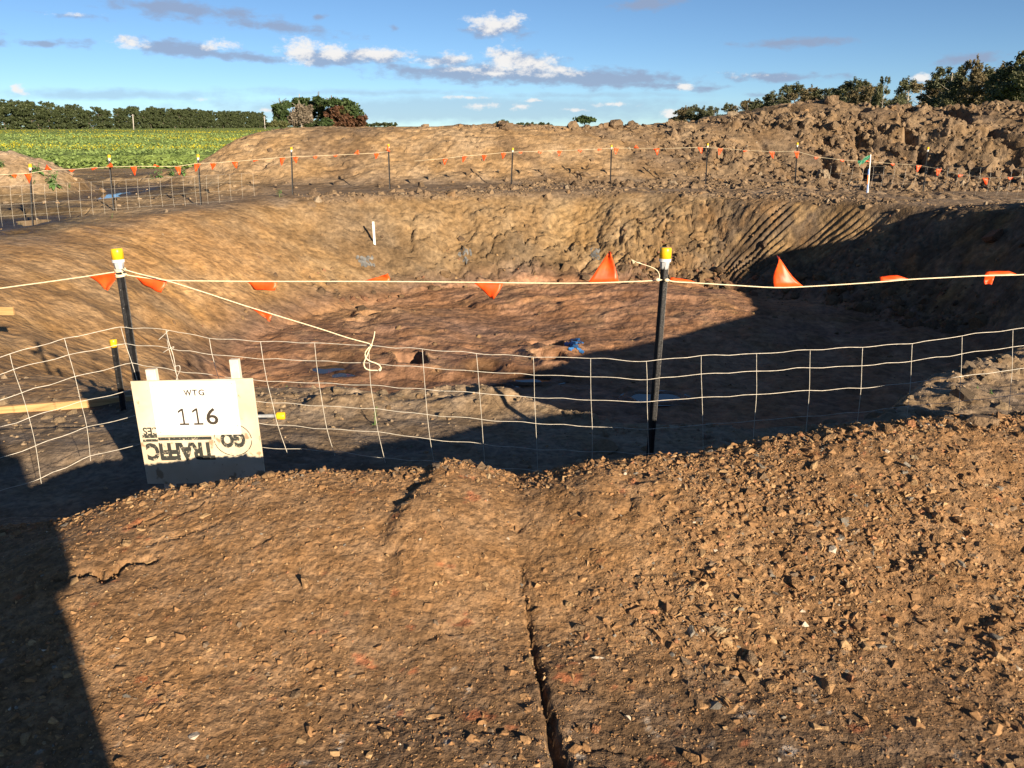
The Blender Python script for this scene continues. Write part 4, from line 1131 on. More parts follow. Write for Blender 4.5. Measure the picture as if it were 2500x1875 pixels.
for ch, uc, wd in (('W', 0.461, 0.066), ('T', 0.519, 0.042), ('G', 0.573, 0.048)):
    text_part('lettering', ch, bu(uc), bv(0.118), 0.058 * BH, M_INK, paper, -0.0092, wd * BW, False, 0.022)
for uc in (0.395, 0.513):            # figure one with flag and foot
    x0, z0, hh = bu(uc), bv(0.345) - 0.079 * BH, 0.158 * BH
    bm = bmesh.new(); tk = 0.0095
    for poly in ([(-tk / 2, 0), (tk / 2, 0), (tk / 2, hh), (-tk / 2, hh)], [(-0.024, 0), (-tk / 2, 0), (-tk / 2, 0.0095), (-0.024, 0.0095)], [(tk / 2, 0), (0.026, 0), (0.026, 0.0095), (tk / 2, 0.0095)], [(-tk / 2, hh - 0.012), (-tk / 2, hh), (-0.025, hh - 0.013), (-0.025, hh - 0.024)]):
        bm.faces.new([bm.verts.new((x0 + a, -0.0092, z0 + c_)) for a, c_ in poly])
    bmesh.ops.remove_doubles(bm, verts=bm.verts, dist=1e-5); bm_obj('lettering', bm, M_INK, paper)
text_part('lettering', '6', bu(0.632), bv(0.345), 0.160 * BH, M_INK, paper, -0.0092, 0.098 * BW, False, 0.012)
text_part('stencil_lettering', 'TRAFFIC', bu(0.325), bv(0.680), 0.175 * BH, M_SPRAY, board, -0.0068, 0.57 * BW, True, 0.055)
text_part('stencil_lettering', 'CES', bu(0.105), bv(0.478), 0.075 * BH, M_SPRAY, board, -0.0068, 0.135 * BW, True, 0.03)
text_part('stencil_lettering', 'GO', bu(0.775), bv(0.575), 0.155 * BH, M_SPRAY, board, -0.0068, 0.205 * BW, True, 0.06)
for (u0, u1, v0, v1) in ((0.155, 0.60, 0.540, 0.570), (0.025, 0.15, 0.515, 0.545), (0.025, 0.15, 0.555, 0.580)):
    bm = bmesh.new(); bm_box(bm, ((bu(u0) + bu(u1)) / 2, -0.0066, (bv(v0) + bv(v1)) / 2), ((u1 - u0) * BW, 0.0006, (v1 - v0) * BH)); bm_obj('stencil_bar', bm, M_SPRAY, board)
bm = bmesh.new()
for a0, a1 in ((4, 86), (94, 176), (184, 266), (274, 356)):
    N = 14; prev = None
    for i in range(N + 1):
        a = R(a0 + (a1 - a0) * i / N)
        cu_, cv_ = bu(0.775), bv(0.575)
        o1 = bm.verts.new((cu_ + math.cos(a) * 0.158 * BW, -0.0068, cv_ + math.sin(a) * 0.157 * BH)); o2 = bm.verts.new((cu_ + math.cos(a) * 0.151 * BW, -0.0068, cv_ + math.sin(a) * 0.149 * BH))
        if prev: bm.faces.new((prev[0], o1, o2, prev[1]))
        prev = (o1, o2)
bm_obj('stencil_ring', bm, M_SPRAY, board)
for (u, v) in ((0.185, 0.045), (0.83, 0.04), (0.835, 0.44), (0.19, 0.49)):
    bm = bmesh.new(); bm_lathe(bm, [(0.005, 0), (0.005, 0.0015), (0.002, 0.003)], 10, Matrix.Translation((bu(u), -0.0083, bv(v))) @ Matrix.Rotation(R(90), 4, 'X')); bm_obj('screw', bm, M_WIRE, paper)

# ------------------------------------------------------------------ timber by the pit
m, t, b = new_mat('pine_timber')
tc = t.n('ShaderNodeTexCoord').outputs['Object']
gr = t.noise(t.vmath('MULTIPLY', tc, (1.0, 14.0, 14.0)), 3.0, 4, .6)
t.link(t.mix(t.ramp(gr, .3, .7), (0.36, 0.20, 0.075, 1), (0.50, 0.31, 0.13, 1)), b.inputs['Base Color']); b.inputs['Roughness'].default_value = 0.75
M_TIMBER = m
def plank(name, A, B, hgt, thick, label):
    A = Vector(A); B = Vector(B); d_ = B - A; L = d_.length
    r_ = bpy.data.objects.new(name, None)
    Mx = Matrix.Translation((A + B) / 2) @ Vector((1, 0, 0)).rotation_difference(d_.normalized()).to_matrix().to_4x4()
    bm = bmesh.new(); bm_box(bm, (0, 0, 0), (L, thick, hgt), None, 0.003)
    o = bm_obj(name, bm, M_TIMBER); o.matrix_world = Mx
    return tag(o, label, 'plank')
A = at(-160, 1024, 5.62); B = at(430, 975, 6.05)
plank('timber_plank', A, B, 0.115, 0.045, 'long pine plank set on edge at the rim of the pit, left')
hb = at(-40, 759, 8.6)
prof_ = empty('survey_profile', (hb.x, hb.y, gz(hb.x, hb.y, 1)))
tag(prof_, 'pine crossboard on stakes standing on the slope at the left edge', 'profile board')
z_ = hb.z - prof_.location.z
bm = bmesh.new(); bm_box(bm, (-0.14, 0, z_), (0.90, 0.03, 0.085), None, 0.002); o = bm_obj('crossboard', bm, M_TIMBER, prof_)
for dx_ in (-0.45, -0.20):
    bm = bmesh.new(); bm_box(bm, (dx_, 0.03, z_ / 2 - 0.1), (0.04, 0.03, z_ + 0.3), None, 0.002); bm_obj('stake', bm, M_TIMBER, prof_)
# ------------------------------------------------------------------ far fence
FAR = [((73, 400), (81, 551), 18.0), ((266, 378), (279, 518), 20.4), ((483, 377), (492, 509), 21.6), ((711, 359), (715, 475), 24.6), ((948, 352), (952, 463), 26.6),
       ((1252, 361), (1248, 454), 28.2), ((1493, 354), (1490, 446), 28.6), ((1728, 350), (1723, 440), 28.4), ((1947, 348), (1940, 456), 27.4), ((2266, 359), (2253, 469), 26.2)]
def far_y(u): return float(np.interp(u, [-200] + [f[1][0] for f in FAR] + [2500], [17.0] + [f[2] for f in FAR] + [23.5]))
FARLAB = ['leftmost far picket, beside the mud puddle under the small mound', 'far picket standing in front of the blue puddle', 'far picket at the left foot of the spoil heap', 'far picket before the smooth left slope of the heap',
          'far picket with a flag hanging at its top, above the white stake', 'far picket at the middle of the heap foot', 'far picket before the reddish clod on the heap', 'far picket half hidden among clods right of the heap middle',
          'far picket left of the white lath with green ribbon', 'rightmost far picket, before the dark gullies of the heap']
bm = bmesh.new()
for a in (90, 210, 330): bm_box(bm, (0.0115, 0, 0.5), (0.023, 0.009, 1.0), Matrix.Rotation(R(a), 4, 'Z'))
me_fp = bpy.data.meshes.new('post'); bm.to_mesh(me_fp); bm.free(); me_fp.materials.append(M_POST)
bm = bmesh.new(); bm_lathe(bm, [(0.033, 0), (0.033, 0.075), (0.028, 0.08)], 12); me_fc = bpy.data.meshes.new('cap'); bm.to_mesh(me_fc); bm.free(); me_fc.materials.append(M_CAP)
bm = bmesh.new(); bm_lathe(bm, [(0.018, -0.05), (0.028, -0.02), (0.031, 0.0), (0.034, 0.018)], 10); me_fs = bpy.data.meshes.new('clip'); bm.to_mesh(me_fs); bm.free(); me_fs.materials.append(M_TAPE)
far_top = []
for (tp, bs, Y), lab in zip(FAR, FARLAB):
    top = at(*tp, Y); base = at(*bs, Y)
    ground = gz(base.x, base.y, 0)
    d_ = (top - base); d_ = d_ / d_.z
    base = base + d_ * (ground - 0.15 - base.z)
    r_ = empty('fence_post', base)
    ax = (top - base).normalized(); Q = Vector((0, 0, 1)).rotation_difference(ax).to_matrix().to_4x4(); L = (top - base).length
    o = link('post', me_fp, None, r_); o.matrix_local = Q @ Matrix.Diagonal((1, 1, L - 0.07, 1))
    o = link('cap', me_fc, None, r_); o.matrix_local = Q @ Matrix.Translation((0, 0, L - 0.08))
    o = link('clip', me_fs, None, r_); o.matrix_local = Q @ Matrix.Translation((0, 0, L - 0.085))
    tag(r_, lab, 'post', 'yellow capped pickets of the far fence')
    far_top.append(top)
Z1 = 2.212; Z2 = 2.4578
f_left = [(-30, 945), (72, 940), (150, 937), (260, 918), (385, 915), (510, 905), (590, 902), (720, 898), (845, 899), (960, 898), (1068, 882), (1150, 880), (1267, 872), (1380, 862), (1525, 850), (1595, 846), (1702, 842), (1812, 837), (1925, 832), (2033, 826), (2098, 818)]
f_left = [(a / Z1, b2 / Z1) for a, b2 in f_left]
f_right = [(800 + a / Z2, 200 + b2 / Z2) for a, b2 in [(520, 475), (705, 459), (822, 444), (938, 436), (1055, 424), (1155, 419), (1273, 416), (1392, 412), (1513, 408), (1632, 402), (1733, 397), (1852, 398), (1975, 399)]]
f_right += [(1600 + a / Z2, 100 + b2 / Z2) for a, b2 in [(0, 648), (268, 638), (392, 644), (540, 656), (698, 664), (848, 662), (970, 696), (1123, 714), (1273, 724), (1425, 736), (1582, 746), (1702, 768), (1832, 802), (1978, 822), (2132, 818), (2300, 802)]]
r2 = random.Random(11)
def far_bunting(pl, label, skip=()):
    c_ = at(*pl[len(pl) // 2], far_y(pl[len(pl) // 2][0]))
    root = empty('bunting', c_)
    P_ = [at(u, v, far_y(u) - 0.04) for (u, v) in pl]
    tube_obj('cord', [p_ - c_ for p_ in P_], 0.0045, M_ROPE, root, 5)
    for k, ((u, v), p_) in enumerate(zip(pl, P_)):
        if k in skip: continue
        Y = far_y(u) - 0.05; px = FPX / (Y / ray(u, v)[1])
        w_ = 0.165 * px; h_ = r2.choice([0.18, 0.20, 0.22, 0.08, 0.20, 0.06]) * px
        if k == len(pl) - 1 and pl is f_left: h_ = 0.3 * px; w_ = 0.1 * px
        if r2.random() < 0.12: h_ = -h_ * 0.6
        sk = r2.uniform(-0.35, 0.35) * w_
        flag(root, (u - w_ / 2, v), (u + w_ / 2, v), (u + sk - 0.8, v + h_), (u + sk + 0.8, v + h_), r2.uniform(-0.05, 0.05), r2.uniform(-0.03, 0.03), 4, 4, Y)
    tag(root, label, 'bunting', None)
far_bunting(f_left, 'far cord with orange flags from the left mound across to the heap', (0,))
far_bunting(f_right, 'far cord with orange flags along the foot of the spoil heap', (0, 28))
def far_mesh(us, vt, vb, label, hz, lean=0.0):
    root = empty('wire_fence', at(us[0], vt(us[0]), far_y(us[0])))
    for u in us:
        Y = far_y(u) - 0.06
        p_ = [at(u + lean * (vb(u) - vt(u)) * f_ ** 1.6 + 1.0 * math.sin(u * 3.1 + 2 * f_), vt(u) + (vb(u) - vt(u)) * f_, Y) - root.location for f_ in (0, .35, .7, 1)]
        tube_obj('stay_wire', p_, 0.0022, M_WIRE, root, 4)
    for f_ in hz:
        p_ = [at(u + lean * (vb(u) - vt(u)) * f_ ** 1.6, vt(u) + (vb(u) - vt(u)) * f_, far_y(u) - 0.062) - root.location for u in us]
        tube_obj('line_wire', p_, 0.0014, M_WIRE, root, 4)
    tag(root, label, 'wire fence')
far_mesh([-32 + 28.2 * i for i in range(24)], lambda u: 456 - 0.055 * u, lambda u: 562 - 0.075 * u, 'thin wire mesh on the far left pickets before the muddy ground', (0, .2, .42, .68, 1), 0.10)
far_mesh([2030 + 26 * i for i in range(20)], lambda u: 405 + 0.012 * (u - 2000), lambda u: 462 + 0.05 * (u - 2000), 'thin wire mesh sagging at the right end of the far fence', (0, .3, .62, 1), -0.22)

# ------------------------------------------------------------------ stakes and paint
M_WHITE = simple_mat('white_paint', (0.78, 0.77, 0.72), 0.55, 0, 0.06, 20)
M_ORANGEP = simple_mat('orange_spray', (0.75, 0.16, 0.02), 0.6)
M_BLUEP = simple_mat('blue_spray', (0.02, 0.10, 0.30), 0.6)
M_GREENR = simple_mat('green_ribbon', (0.02, 0.17, 0.09), 0.5)
def stake(name, tp, bs, Y, w_, label):
    top, base = at(*tp, Y), at(*bs, Y)
    g_ = gz(base.x, base.y, 0); base.z = min(base.z, g_) - 0.12
    r_ = empty(name, base); d_ = top - base
    return r_, d_
def ground_hit(u, v, lod=0):
    d_ = ray(u, v); k = np.arange(9, 30, 0.04)
    x, y, z = d_[0] * k, d_[1] * k, CAM[2] + d_[2] * k
    hz_ = H(x, y, lod); i = int(np.argmax(z < hz_))
    return Vector((x[i], y[i], hz_[i]))
r_, d_ = stake('survey_stake', (911, 541), (915, 598), ground_hit(915, 598).y - 0.02, 0.05, '')
Q = Vector((0, 0, 1)).rotation_difference(d_.normalized()).to_matrix().to_4x4()
bm = bmesh.new(); bm_box(bm, (0, 0, d_.length / 2), (0.055, 0.035, d_.length), Q, 0.003); bm_obj('stake', bm, M_WHITE, r_)
tag(r_, 'white stake driven into the far wall of the pit', 'stake')
r_, d_ = stake('survey_lath', (2125, 377), (2119, 466), 25.4, 0.05, '')
Q = Vector((0, 0, 1)).rotation_difference(d_.normalized()).to_matrix().to_4x4(); L = d_.length
bm = bmesh.new(); bm_box(bm, (0.010, 0, L / 2), (0.022, 0.02, L), Q); bm_obj('lath', bm, M_WHITE, r_)
for (a, b2, mm) in ((0.30, 0.52, M_ORANGEP), (0.52, 0.66, M_BLUEP), (0.08, 0.30, M_BLUEP)):
    bm = bmesh.new(); bm_box(bm, (-0.018, -0.001, L * (a + b2) / 2), (0.030, 0.021, L * (b2 - a)), Q); bm_obj('paint_band', bm, mm, r_)
for k, (u1, v1) in enumerate(((2097, 402), (2104, 398), (2095, 396))):
    p0 = at(2125, 380 + k, 25.38) - r_.location; p1 = at(u1, v1, 25.35) - r_.location
    V = []
    for i in range(6):
        f_ = i / 5; c_ = p0.lerp(p1, f_) + Vector((0, 0.03 * math.sin(5 * f_ + k), -0.04 * math.sin(3.14 * f_) * (k - 1)))
        w_ = 0.022 + 0.02 * f_
        V += [tuple(c_ + Vector((0, 0, w_))), tuple(c_ - Vector((0, 0, w_)))]
    link('ribbon', np_mesh('ribbon', V, [(2 * i, 2 * i + 1, 2 * i + 3, 2 * i + 2) for i in range(5)]), M_GREENR, r_)
tag(r_, 'white survey lath with orange and blue bands and green ribbon', 'stake')
r_, d_ = stake('marker_peg', (33, 372), (34, 386), 26.3, 0.05, '')
bm = bmesh.new(); bm_box(bm, (0, 0, d_.length / 2), (0.05, 0.04, d_.length), None, 0.003); bm_obj('peg', bm, M_WHITE, r_)
tag(r_, 'short white peg on top of the small left mound', 'stake')

# spray-paint marks: thin films of blue paint lying on the earth
M_BLUE = simple_mat('blue_marking_paint', (0.045, 0.18, 0.44), 0.6, 0, 0.35, 9)
M_BLUEF = simple_mat('faded_blue_paint', (0.135, 0.135, 0.13), 0.85, 0, 0.4, 6)
def ground_hit(u, v, lod=0):
    d_ = ray(u, v); k = np.arange(9, 30, 0.04)
    x, y, z = d_[0] * k, d_[1] * k, CAM[2] + d_[2] * k
    hz_ = H(x, y, lod); i = int(np.argmax(z < hz_))
    return Vector((x[i], y[i], hz_[i]))
def paint(strokes, m, label, width):
    c_ = ground_hit(*strokes[0][0]); root = empty('paint_mark', c_); n = 0
    rp_ = random.Random(int(c_.x * 1000))
    for s_ in strokes:
        P_ = [ground_hit(*q) for q in s_]
        V, F = [], []; k = 0
        for i in range(len(P_) - 1):
            N = 5
            for j in range(N):
                c0 = P_[i].lerp(P_[i + 1], (j + 0.5) / N)
                for q in range(3):
                    cx = c0.x + rp_.gauss(0, width * .35); cy = c0.y + rp_.gauss(0, width * .6); w_ = width * rp_.uniform(.35, .8)
                    ring = []
                    for a in range(7):
                        rr = w_ * rp_.uniform(.7, 1.2)
                        x, y = cx + rr * math.cos(a * .8976), cy + rr * 1.6 * math.sin(a * .8976)
                        ring.append((x, y, 0.006 + 0.0006 * k))
                    b0 = len(V); V += ring; F += [(b0, b0 + a, b0 + a + 1) for a in range(1, 6)]; k += 1
        V = np.array(V); V[:, 2] += H(V[:, 0], V[:, 1]); V -= np.array(c_)[None]
        link('stroke', np_mesh('stroke', V, F), m, root)
    tag(root, label, 'paint mark')
paint([[(1378, 842), (1393, 840), (1408, 843), (1422, 840)], [(1393, 830), (1416, 830)], [(1395, 830), (1396, 840), (1414, 841), (1414, 831)], [(1402, 846), (1396, 853), (1390, 858)], [(1406, 846), (1416, 856), (1423, 866)]], M_BLUE, 'bright blue sprayed cross mark on the pit floor beside a hole', 0.036)
paint([[(872, 634), (912, 636)], [(880, 646), (915, 648)]], M_BLUEF, 'faded blue paint on the far wall below the white stake', 0.07)
paint([[(1118, 622), (1150, 620)], [(1130, 634), (1142, 640)]], M_BLUEF, 'faded blue paint at the middle of the far wall', 0.06)
paint([[(1440, 616), (1465, 614)], [(1444, 624), (1462, 628)]], M_BLUEF, 'faded blue paint on the far wall beside the tallest flag', 0.06)

# ------------------------------------------------------------------ plants
def leaf_mat(name, c1, c2, scale=3.0, trans=0.25, vary=0.35):
    m, t, b = new_mat(name)
    g = t.n('ShaderNodeNewGeometry'); oi = t.n('ShaderNodeObjectInfo')
    rnd = t.math('FRACT', t.math('ADD', g.outputs['Random Per Island'], oi.outputs['Random']))
    pos = t.n('ShaderNodeTexCoord').outputs['Object']
    cc = t.mix(t.math('ADD', t.math('MULTIPLY', rnd, 0.6), t.math('MULTIPLY', t.noise(pos, scale, 2.0), 0.5)), c4(c1), c4(c2))
    t.link(cc, b.inputs['Base Color']); b.inputs['Roughness'].default_value = 0.6; b.inputs['Specular IOR Level'].default_value = 0.25
    if trans:
        tr = t.n('ShaderNodeBsdfTranslucent'); t.link(cc, tr.inputs[0])
        mx = t.n('ShaderNodeMixShader'); mx.inputs[0].default_value = trans
        t.link(b.outputs[0], mx.inputs[1]); t.link(tr.outputs[0], mx.inputs[2]); t.link(mx.outputs[0], t.t.nodes['Material Output'].inputs[0])
    return m
M_WEED = leaf_mat('weed_leaf', (0.075, 0.16, 0.045), (0.17, 0.30, 0.09), 6)
M_STEM = simple_mat('weed_stem', (0.14, 0.20, 0.07), 0.7)
def weed_meshes(seed, h, spread, n):
    r = random.Random(seed); V, F = [], []
    bm = bmesh.new()
    stems = max(1, n // 7)
    tips = []
    for s_ in range(stems):
        a = r.uniform(0, 6.28); ln = h * r.uniform(0.6, 1.0)
        bend = spread * r.uniform(0.15, 0.6)
        pts = [Vector((math.cos(a) * bend * f_ ** 1.5, math.sin(a) * bend * f_ ** 1.5, ln * f_)) for f_ in (0, .33, .66, 1)]
        bm_tube(bm, pts, 0.012 * h + 0.002, 5, 0.004 * h + 0.001); tips.append(pts)
    for i in range(n):
        pts = tips[i % stems]; f_ = r.uniform(0.1, 1.0)
        k = min(2, int(f_ * 3)); base = pts[k].lerp(pts[k + 1], f_ * 3 - k)
        a = r.uniform(0, 6.28); ln = spread * r.uniform(0.35, 0.8) * (1.15 - 0.6 * f_); w_ = ln * r.uniform(0.22, 0.34)
        dr = Vector((math.cos(a), math.sin(a), 0)); sd = Vector((-math.sin(a), math.cos(a), 0)); up = r.uniform(0.1, 0.9)
        b0 = len(V)
        for q, (f2, wk) in enumerate(((0, .25), (.35, 1), (.7, .85), (1.0, .12))):
            c_ = base + dr * ln * f2 + Vector((0, 0, ln * (up * f2 - 0.75 * f2 * f2)))
            V += [tuple(c_ + sd * w_ * wk), tuple(c_ + Vector((0, 0, -0.12 * w_)) ), tuple(c_ - sd * w_ * wk)]
        for q in range(3):
            F += [(b0 + 3 * q, b0 + 3 * q + 1, b0 + 3 * q + 4, b0 + 3 * q + 3), (b0 + 3 * q + 1, b0 + 3 * q + 2, b0 + 3 * q + 5, b0 + 3 * q + 4)]
    ms = bpy.data.meshes.new('stem'); bm.to_mesh(ms); bm.free(); ms.materials.append(M_STEM)
    ml = np_mesh('foliage', V, F, False); ml.materials.append(M_WEED)
    return ms, ml
WEEDS = [   # px base u, v, Y, height px, label, leaves
    (134, 462, 22.9, 52, 'tall bright green weed on the front of the left mound', 46), (94, 424, 24.2, 36, 'leafy weed high on the left mound beside the leftmost far picket', 34), (6, 412, 24.6, 26, 'leafy weed at the left edge of the mound', 26),
    (28, 437, 23.8, 22, 'small weed under the flag on the left mound', 18), (169, 462, 22.4, 16, 'little weed right of the tall weed on the mound', 14), (84, 450, 23.0, 14, 'tiny weed beside the leftmost far picket', 12),
    (123, 395, 25.8, 9, 'tiny weed on the crest of the left mound', 10), (683, 482, 24.6, 22, 'small weed at the heap foot left of the smooth slope', 18), (273, 532, 20.0, 12, 'tiny weed before the picket by the blue puddle', 12),
    (390, 436, 30.5, 26, 'green weed clump left of the heap foot', 30), (420, 432, 31.0, 28, 'dense green weed clump beside the heap foot', 36), (448, 428, 31.5, 24, 'green weed clump right next to the heap end', 30), (372, 440, 30.0, 16, 'low weed clump in the mud before the crop', 20), (343, 430, 31.2, 10, 'tiny weed in the mud before the crop', 10),
    (697, 925, 6.55, 20, 'pale green weed on the near lip of the pit behind the board', 22), (914, 1012, 5.45, 58, 'thin weed growing through the mesh below the cord loop', 16), (1003, 1044, 5.05, 12, 'tiny weed on the ground right of the cord loop', 10),
    (2420, 957, 6.1, 20, 'small weed at the right on the near rim', 18), (2385, 948, 6.2, 14, 'tiny weed at the right beside the near rim', 12)]
for i, (u, v, Y, hp_, lab, nl) in enumerate(WEEDS):
    p_ = at(u, v, Y) if Y < 8 else ground_hit(u, v)
    Y = p_.y; h = hp_ * Y / FPX * 1.02
    ms, ml = weed_meshes(100 + i, h, h * (0.55 if i != 15 else 0.22), nl)
    r_ = empty('weed', (p_.x, p_.y, gz(p_.x, p_.y, 2 if Y < 8 else 0) - 0.01))
    link('stem', ms, None, r_); link('foliage', ml, None, r_)
    tag(r_, lab, 'weed', 'weeds on the bare earth')

# ------------------------------------------------------------------ canola crop
M_CROP = leaf_mat('crop_leaf', (0.165, 0.245, 0.070), (0.30, 0.395, 0.125), 0.6, 0.3)
M_FLOWER = leaf_mat('crop_flower', (0.50, 0.43, 0.025), (0.70, 0.60, 0.04), 0.6, 0.3)
def crop_edge(x): return 36.4 + 1.0 * vn(x * 0.25, x * 0 + 4, 401) - 0.05 * (x + 10)
def crop_cards(n, y0, y1, flower, size, hmin, hmax, seed):
    r = np.random.default_rng(seed)
    y = y0 * (y1 / y0) ** r.random(n); x = -0.66 * y + r.random(n) * (0.66 * y - 0.10 * y)
    if flower:
        stripe = fbm(x * 0.05, y * 0.10, 405, 3) + 0.55 * np.exp(-((y - 44) / 3.0) ** 2) + 0.35 * np.exp(-((y - 60) / 3.5) ** 2) + .3 * ss(150, 300, y)
        k = r.random(n) < ss(0.0, 0.5, stripe)
        x, y = x[k], y[k]
    else:
        k = y > crop_edge(x); x, y = x[k], y[k]
    k = (y > crop_edge(x) + (1.0 if flower else 0)); x, y = x[k], y[k]
    n = len(x); canopy = 0.62 + 0.14 * fbm(x * 0.35, y * 0.35, 406, 3) - 0.30 * ss(2.2, 0.0, y - crop_edge(x))
    g0 = 0.05 + 0.22 * ss(24, 37, y)
    z = g0 + canopy * r.uniform(hmin, hmax, n)
    s = size * r.uniform(0.6, 1.3, n) * (0.8 + y / 90)
    a = r.uniform(0, 6.28, n); tl = r.uniform(-0.9, 0.9, n); el_ = r.uniform(-0.2, 1.2, n)
    d1 = np.column_stack([np.cos(a), np.sin(a), np.zeros(n)]); d2 = np.column_stack([-np.sin(a) * np.cos(el_), np.cos(a) * np.cos(el_), np.sin(el_)])
    c_ = np.column_stack([x, y, z])
    V = np.stack([c_ - d1 * s[:, None] * .5, c_ - d2 * s[:, None] * .45, c_ + d1 * s[:, None] * .5, c_ + d2 * s[:, None] * .55], 1).reshape(-1, 3)
    return V, np.arange(n * 4).reshape(-1, 4)
for (nm, n, y0, y1, fl, sz, h0, h1, sd, mm) in (('leaves', 90000, 34, 150, False, 0.095, 0.15, 1.0, 1, M_CROP), ('leaves', 24000, 34, 60, False, 0.12, 0.1, 0.95, 2, M_CROP), ('flowers', 60000, 36, 260, True, 0.050, 0.90, 1.22, 3, M_FLOWER)):
    V, F = crop_cards(n, y0, y1, fl, sz, h0, h1, sd)
    if nm == 'leaves' and sd == 1:
        crop = link('crop', np_mesh('crop', V, F), mm); tag(crop, 'green flowering canola crop filling the paddock behind the mud', 'crop', None, 'stuff')
    else:
        o = link(nm, np_mesh(nm, V, F), mm, crop); o['kind'] = 'stuff'
xs = np.concatenate([frange(-130, -10, 0.6)]); ys = np.concatenate([frange(36.6, 60, 0.4), frange(60.6, 180, 1.2)])
X, Y_ = np.meshgrid(xs, ys); k_ = np.maximum(crop_edge(X), 0)
Z = 0.05 + 0.22 * ss(24, 37, Y_) + 0.45 * ss(0.2, 1.6, Y_ - crop_edge(X)) + 0.16 * fbm(X * 0.5, Y_ * 0.5, 407, 3) * ss(0, 2, Y_ - crop_edge(X)) - 0.12 * ss(1.0, 0.0, Y_ - crop_edge(X)) - 0.4 * ss(150, 180, Y_) - 0.4 * ss(-11.5, -10, X)
i = np.arange(X.size).reshape(X.shape)
F = np.column_stack([i[:-1, :-1].ravel(), i[:-1, 1:].ravel(), i[1:, 1:].ravel(), i[1:, :-1].ravel()])
o = link('canopy', np_mesh('canopy', np.column_stack([X.ravel(), Y_.ravel(), Z.ravel()]), F, True), M_FIELD, crop); o['kind'] = 'stuff'

# ------------------------------------------------------------------ trees
M_BARK = simple_mat('bark', (0.12, 0.10, 0.08), 0.9, 0, 0.3, 2.0, 0.4)
M_BARKP = simple_mat('pale_bark', (0.36, 0.32, 0.27), 0.85, 0, 0.25, 1.0, 0.3)
M_PINE = leaf_mat('pine_needles', (0.026, 0.040, 0.018), (0.068, 0.084, 0.032), 0.15, 0.1)
M_CYP = leaf_mat('cypress_foliage', (0.022, 0.045, 0.018), (0.065, 0.095, 0.030), 0.2, 0.12)
M_RUST = leaf_mat('browned_foliage', (0.062, 0.032, 0.019), (0.125, 0.060, 0.032), 0.2, 0.12)
M_OLIVE = leaf_mat('olive_foliage', (0.050, 0.060, 0.022), (0.105, 0.105, 0.04), 0.2, 0.12)
M_TWIG = leaf_mat('bare_twigs', (0.10, 0.082, 0.060), (0.18, 0.145, 0.105), 0.2, 0.0)
M_GUM = leaf_mat('gum_leaves', (0.055, 0.070, 0.034), (0.165, 0.165, 0.088), 0.12, 0.2)
M_GUMB = leaf_mat('browner_gum_leaves', (0.095, 0.085, 0.042), (0.23, 0.18, 0.095), 0.12, 0.2)
def crown_mesh(seed, blobs, nleaf, leaf, upright=0.0, hang=0.0):
    """foliage as many small faces spread through clumps: blobs = (x, y, z, rx, ry, rz)"""
    r = np.random.default_rng(seed); Vs = []
    vol = np.array([b2[3] * b2[4] * b2[5] for b2 in blobs]) ** 0.75; cnt = np.maximum((vol / vol.sum() * nleaf).astype(int), 8)
    for b2, n in zip(blobs, cnt):
        sub = max(4, n // 26)
        cdir = r.normal(size=(sub, 3)); cdir /= np.linalg.norm(cdir, axis=1)[:, None]
        crad = r.uniform(0.35, 1.0, (sub, 1)) ** 0.6
        cc = np.array(b2[:3]) + cdir * crad * np.array(b2[3:])
        pick = r.integers(0, sub, n)
        p_ = cc[pick] + r.normal(0, 0.20, (n, 3)) * np.array(b2[3:])
        s = leaf * r.uniform(0.5, 1.4, n)
        d1 = r.normal(size=(n, 3)); d1[:, 2] = d1[:, 2] * (1 - hang) - hang * 1.5 + upright; d1 /= np.linalg.norm(d1, axis=1)[:, None]
        d2 = np.cross(d1, r.normal(size=(n, 3))); d2 /= np.linalg.norm(d2, axis=1)[:, None]
        Vs.append(np.stack([p_ - d1 * s[:, None] * .6, p_ + d2 * s[:, None] * .32, p_ + d1 * s[:, None] * .6, p_ - d2 * s[:, None] * .32], 1).reshape(-1, 3))
    V = np.vstack(Vs)
    return np_mesh('crown', V, np.arange(len(V)).reshape(-1, 4))
def trunk_mesh(seed, h, r0, limbs, spread, name='trunk', low=0.25):
    r = random.Random(seed); bm = bmesh.new()
    lean = (r.uniform(-.04, .04) * h, r.uniform(-.04, .04) * h)
    def tp(f_): return Vector((lean[0] * f_ + 0.02 * h * math.sin(4 * f_ + seed), lean[1] * f_, h * f_))
    bm_tube(bm, [tp(f_) for f_ in (0, .2, .4, .6, .8, 1)], r0, 7, r0 * 0.25)
    for k in range(limbs):
        f_ = r.uniform(low, 0.9); a = r.uniform(0, 6.28); ln = spread * r.uniform(.5, 1.0) * (1.2 - 0.6 * f_); b0 = tp(f_)
        d_ = Vector((math.cos(a), math.sin(a), r.uniform(.3, .9)))
        bm_tube(bm, [b0, b0 + d_ * ln * .5 + Vector((0, 0, -.03 * ln)), b0 + d_ * ln], r0 * 0.35 * (1.1 - f_ * .6), 5, r0 * 0.08)
    me = bpy.data.meshes.new(name); bm.to_mesh(me); bm.free()
    return me
def tree(name, u, vbase, Y, tm, cms, label, group=None, scale=1.0, rz=0.0, z=None):
    p_ = at(u, vbase, Y)
    r_ = empty(name, (p_.x, p_.y, 0.2 if z is None else z), rz); r_.scale = (scale,) * 3
    link('trunk', tm, None, r_)
    for cm in cms: link('crown', cm, None, r_)
    tag(r_, label, 'tree', group); return r_
def withm(me, m):
    me.materials.clear(); me.materials.append(m); return me
